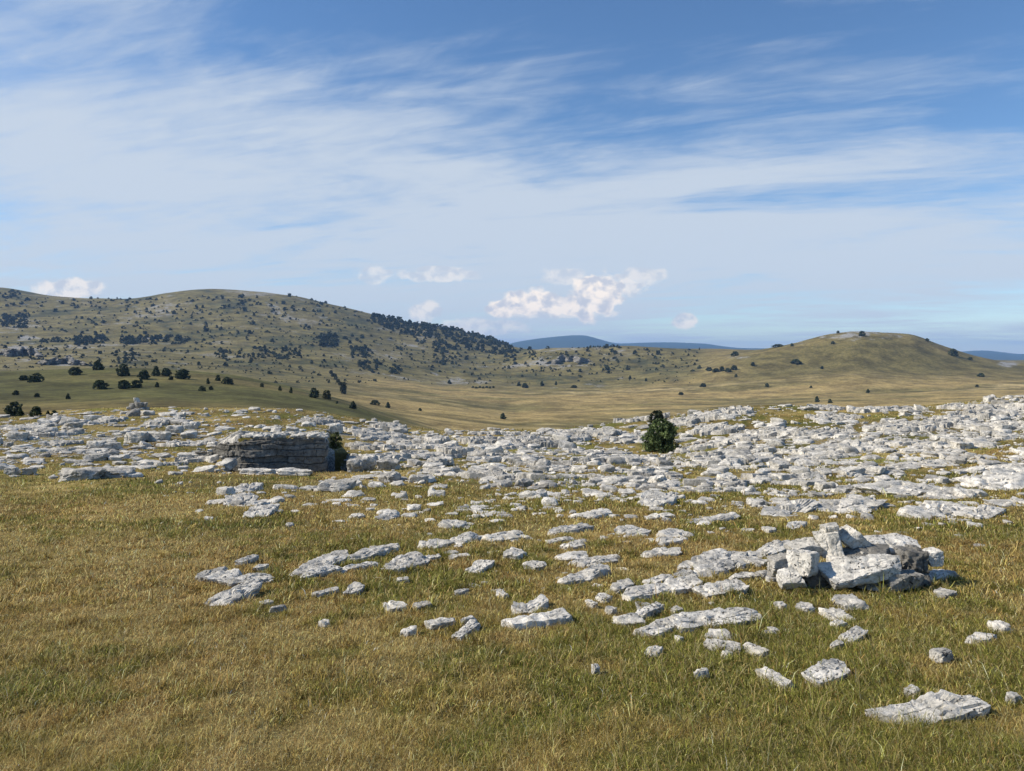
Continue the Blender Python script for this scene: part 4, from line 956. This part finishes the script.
# ------------------------------------------------------------------ labels for the remaining rocks: by look, then by the nearest thing one can find
ORD = ['nearest', 'second nearest', 'third nearest', 'fourth nearest', 'fifth nearest', 'sixth nearest', 'seventh nearest', 'eighth nearest', 'ninth nearest', 'tenth nearest', 'eleventh nearest', 'twelfth nearest']
marks = [(r['lm'], r['c']) for r in ROCKS if r['lm']]
for r in ROCKS:
    if r['lm'] or r['label']: continue
    b = r['box']
for (kx, ky), (lab, lm) in LMB.items():
    best = min((r for r in ROCKS if not r['label'] and r['name'] in ('limestone_outcrop', 'limestone_block') and (r['box'][2] - r['box'][0]) * (r['box'][3] - r['box'][1]) > (150 if kx > 60 else 90)), key=lambda r: math.hypot(r['c'][0] - kx, 2 * (r['c'][1] - ky)))
    best['label'] = lab; best['lm'] = lm; marks.append((lm, best['c']))
marks += [('egg-shaped conifer', (661, 437)), ('pit wall', (285, 452)), ('far cairn', (138, 406)), ('cleft bush', (336, 448)), ('grassy hollow', (800, 417))]
slots = {}
for r in ROCKS:
    if r['label']: continue
    cx_, cy_ = r['c']
    lm, (mx_, my_) = min(marks, key=lambda m: math.hypot(m[1][0] - cx_, 2.2 * (m[1][1] - cy_)))
    dx, dy = cx_ - mx_, 2.2 * (cy_ - my_)
    side = ('right of' if dx > 0 else 'left of') if abs(dx) > abs(dy) else ('in front of' if dy > 0 else 'behind')
    kind = {'flat_rock': 'slab', 'limestone_block': 'block', 'limestone_outcrop': 'outcrop'}.get(r['name'], 'stone')
    slots.setdefault((lm, side, kind), []).append((math.hypot(dx, dy), r))
for (lm, side, kind), rs in slots.items():
    rs.sort(key=lambda t: t[0])
    for k, (_, r) in enumerate(rs):
        w, h = r['box'][2] - r['box'][0], r['box'][3] - r['box'][1]
        shade = 'pale' if r['tint'] > .88 else 'grey' if r['tint'] > .6 else 'dark'
        size = 'long' if w > 3.2 * h and w > 24 else 'small' if w < 12 else 'big' if w > 30 else 'short' if kind == 'slab' else 'squat' if h < .45 * w else 'stout'
        r['label'] = f"{size} {shade} limestone {kind}, {ORD[min(k, 11)]} {kind} {side} the {lm}"
GRP = {'flat_rock': 'limestone slabs in the turf', 'limestone_block': 'limestone blocks of the rock pavement', 'limestone_outcrop': 'limestone ledges of the rock pavement', 'limestone_boulder': 'loose boulders in the turf'}
for r in ROCKS:
    tag(r['o'], r['label'], r['cat'] or 'rock', r['group'] or GRP.get(r['name']))

# ------------------------------------------------------------------ haze: real air round the whole scene
def haze():
    bm = bmesh.new(); bmesh.ops.create_cube(bm, size=1.0); me = bpy.data.meshes.new('haze'); bm.to_mesh(me); bm.free()
    zlo, zhi = float(Z.min()) - 1.5, float(Z.max()) + 15
    o = link('haze', me, loc=(0, 0, (zlo + zhi) / 2)); o.scale = (39600, 39600, zhi - zlo); tag(o, kind='stuff')
    m = bpy.data.materials.new('haze_air'); m.use_nodes = True; g = G(m.node_tree); g.n.clear()
    out = g.n.new('ShaderNodeOutputMaterial')
    v = g.add('ShaderNodeVolumePrincipled', {'Color': (.33, .58, 1.0, 1), 'Density': HAZE, 'Anisotropy': 0.0}); g.l.new(v, out.inputs['Volume'])
    me.materials.append(m)
HAZE = 7e-5
haze()

# ------------------------------------------------------------------ sky, sun, camera
w = bpy.data.worlds.new('World'); SC.world = w; w.use_nodes = True
g = G(w.node_tree); bg = g.n['Background']
sky = g.n.new('ShaderNodeTexSky'); sky.sky_type = 'NISHITA'; sky.sun_disc = False; sky.sun_elevation = R(SUN_EL); sky.sun_rotation = R(SUN_AZ); sky.altitude = 1200; sky.air_density = 1.0; sky.dust_density = .3; sky.ozone_density = 3.0
tc = g.add('ShaderNodeTexCoord', out=0)
sep = g.n.new('ShaderNodeSeparateXYZ'); g.l.new(tc, sep.inputs[0]); dx, dy, dz = sep.outputs
zz_ = g.m('ADD', g.m('MAXIMUM', dz, 0.0), .10)
cu, cv_ = g.m('DIVIDE', dx, zz_), g.m('DIVIDE', dy, zz_)                    # a cloud sheet high overhead
# rotate so that the streaks run across the sky
ca, sa = math.cos(R(20)), math.sin(R(20))
ru = g.m('SUBTRACT', g.m('MULTIPLY', cu, ca), g.m('MULTIPLY', cv_, sa)); rv = g.m('ADD', g.m('MULTIPLY', cu, sa), g.m('MULTIPLY', cv_, ca))
wv = g.xyz(g.m('MULTIPLY', ru, .42), g.m('MULTIPLY', rv, 1.0), 3.1)
n_a = g.noise(wv, 1.0, 6, .55, 1.1); n_b = g.noise(g.xyz(g.m('MULTIPLY', ru, .6), g.m('MULTIPLY', rv, 1.5), 8.), 1.7, 6, .56, 1.0); n_c = g.noise(g.xyz(cu, cv_, 0.), .45, 4, .5)
azx = g.m('DIVIDE', dx, g.m('MAXIMUM', dy, .15)); el = g.m('DIVIDE', dz, g.m('MAXIMUM', dy, .15))
azl = g.m('MINIMUM', g.m('MAXIMUM', azx, -1.2), 1.2)
elt = g.m('ADD', el, g.m('MULTIPLY', azl, .10))                            # the sheet reaches higher on the left
veil = g.m('MULTIPLY', g.mr(elt, .50, .14, 0, 1), g.m('ADD', g.m('MULTIPLY', g.mr(el, .045, .12, 0, 1), g.mr(azx, -.25, .45, .1, .62)), g.mr(azx, -.25, .45, .9, .38)))
c_ = g.m('ADD', g.m('MULTIPLY', n_a, .75), g.m('MULTIPLY', n_b, .45)); c_ = g.m('ADD', c_, g.m('MULTIPLY', n_c, .25))
c_ = g.m('ADD', c_, g.m('MULTIPLY', veil, .36))
n_d = g.noise(g.xyz(g.m('MULTIPLY', ru, .8), g.m('MULTIPLY', rv, 2.2), 2.), 4.5, 5, .6, .8)
c_ = g.m('ADD', c_, g.m('MULTIPLY', g.m('SUBTRACT', n_d, .5), .2))
cir = g.mr(c_, .74, 1.08, 0, .95)
CL_C = (.55, .615, .695)
low = g.mr(el, .02, .30, 1, 0, False)
SKYK = .125
skyc = g.add('ShaderNodeVectorMath', {0: sky.outputs[0], 'Scale': SKYK}, operation='SCALE')
hsv = g.add('ShaderNodeHueSaturation', {'Color': skyc, 'Saturation': 1.12, 'Hue': .500})
base = g.mix(g.m('MULTIPLY', cir, .95), hsv, CL_C)
# cumulus heaps low over the horizon
vx = g.xyz(azx, g.m('MULTIPLY', el, 1.25), 0.)
def lumps(v): return g.noise(v, 42., 5, .5, .3)
wob = lumps(vx); wob_s = lumps(g.add('ShaderNodeVectorMath', {0: vx, 1: (-.006, .009, 0)}, operation='ADD'))
wsum = g.mr(wob, .25, .75, -.42, .36, False)
def puff(px, py, rx, ry, k=1.0, soft=.5):
    u = g.m('MULTIPLY', g.m('SUBTRACT', azx, (px - CX) / F), F / rx); v = g.m('MULTIPLY', g.m('SUBTRACT', el, (YH - py) / F), F / ry)
    d = g.m('SQRT', g.m('ADD', g.m('MULTIPLY', u, u), g.m('MULTIPLY', v, v)))
    return g.m('MULTIPLY', g.mr(g.m('ADD', d, wsum), 1.0 - soft * .6, 1.08, 1, 0), k)
mk = None
for a in [(502, 309, 20, 10, 1.), (518, 304, 20, 14, 1.), (538, 303, 22, 15, 1.), (554, 306, 16, 11, .95), (576, 306, 22, 12, .95), (590, 297, 26, 24, 1.), (606, 289, 22, 18, .95), (592, 286, 17, 13, 1.), (628, 287, 18, 10, .6), (556, 313, 66, 6, .5), (645, 276, 24, 9, .45), (566, 277, 24, 10, .4), (684, 322, 13, 9, .8), (424, 313, 15, 10, .6), (432, 308, 11, 9, .6),
          (440, 274, 38, 9, .45), (372, 275, 20, 9, .45), (60, 291, 30, 11, .7), (82, 288, 24, 10, .65), (478, 327, 50, 9, .5)]:
    q = puff(*a); mk = q if mk is None else g.m('MAXIMUM', mk, q)
cc = g.mix(g.mr(g.m('ADD', g.m('SUBTRACT', wob, wob_s), g.m('MULTIPLY', g.m('SUBTRACT', wob, .5), -.35)), -.14, .10), (.56, .585, .65), (1.0, .90, .80))  # cumulus light and shade painted into the sky colour, paler toward the sun
col = g.mix(mk, base, cc)
up = g.m('MULTIPLY', g.mr(dy, 0, .15), g.mr(dz, -.02, .0))
col = g.mix(g.mr(dy, .05, .25), base, col)
g.l.new(col, bg.inputs['Color']); bg.inputs['Strength'].default_value = 1.0
sun = bpy.data.lights.new('sun', 'SUN'); sun.energy = 5.0; sun.angle = R(.53); sun.color = (1.0, .92, .80)
so = bpy.data.objects.new('sun', sun); COL.objects.link(so)
from mathutils import Vector
sd = Vector((math.sin(R(SUN_AZ)) * math.cos(R(SUN_EL)), math.cos(R(SUN_AZ)) * math.cos(R(SUN_EL)), math.sin(R(SUN_EL))))
so.rotation_euler = sd.to_track_quat('Z', 'Y').to_euler(); so.location = (-30, 10, 40)
cam = bpy.data.cameras.new('camera'); cam.sensor_width = 36; cam.lens = F / 1024 * 36; cam.shift_y = -(385.5 - YH) / 1024; cam.clip_end = 60000; cam.clip_start = .05
co = bpy.data.objects.new('camera', cam); COL.objects.link(co); co.location = (0, 0, ZE); co.rotation_euler = (R(90), 0, 0); SC.camera = co
vs = SC.view_settings; vs.view_transform = 'Standard'; vs.look = 'None'; vs.exposure = .22; vs.gamma = 1; vs.use_curve_mapping = False
cy = SC.cycles; cy.max_bounces = 5; cy.diffuse_bounces = 2; cy.glossy_bounces = 1; cy.transmission_bounces = 3; cy.volume_bounces = 0; cy.transparent_max_bounces = 4; cy.caustics_reflective = False; cy.caustics_refractive = False
print('done', time.time() - T0)
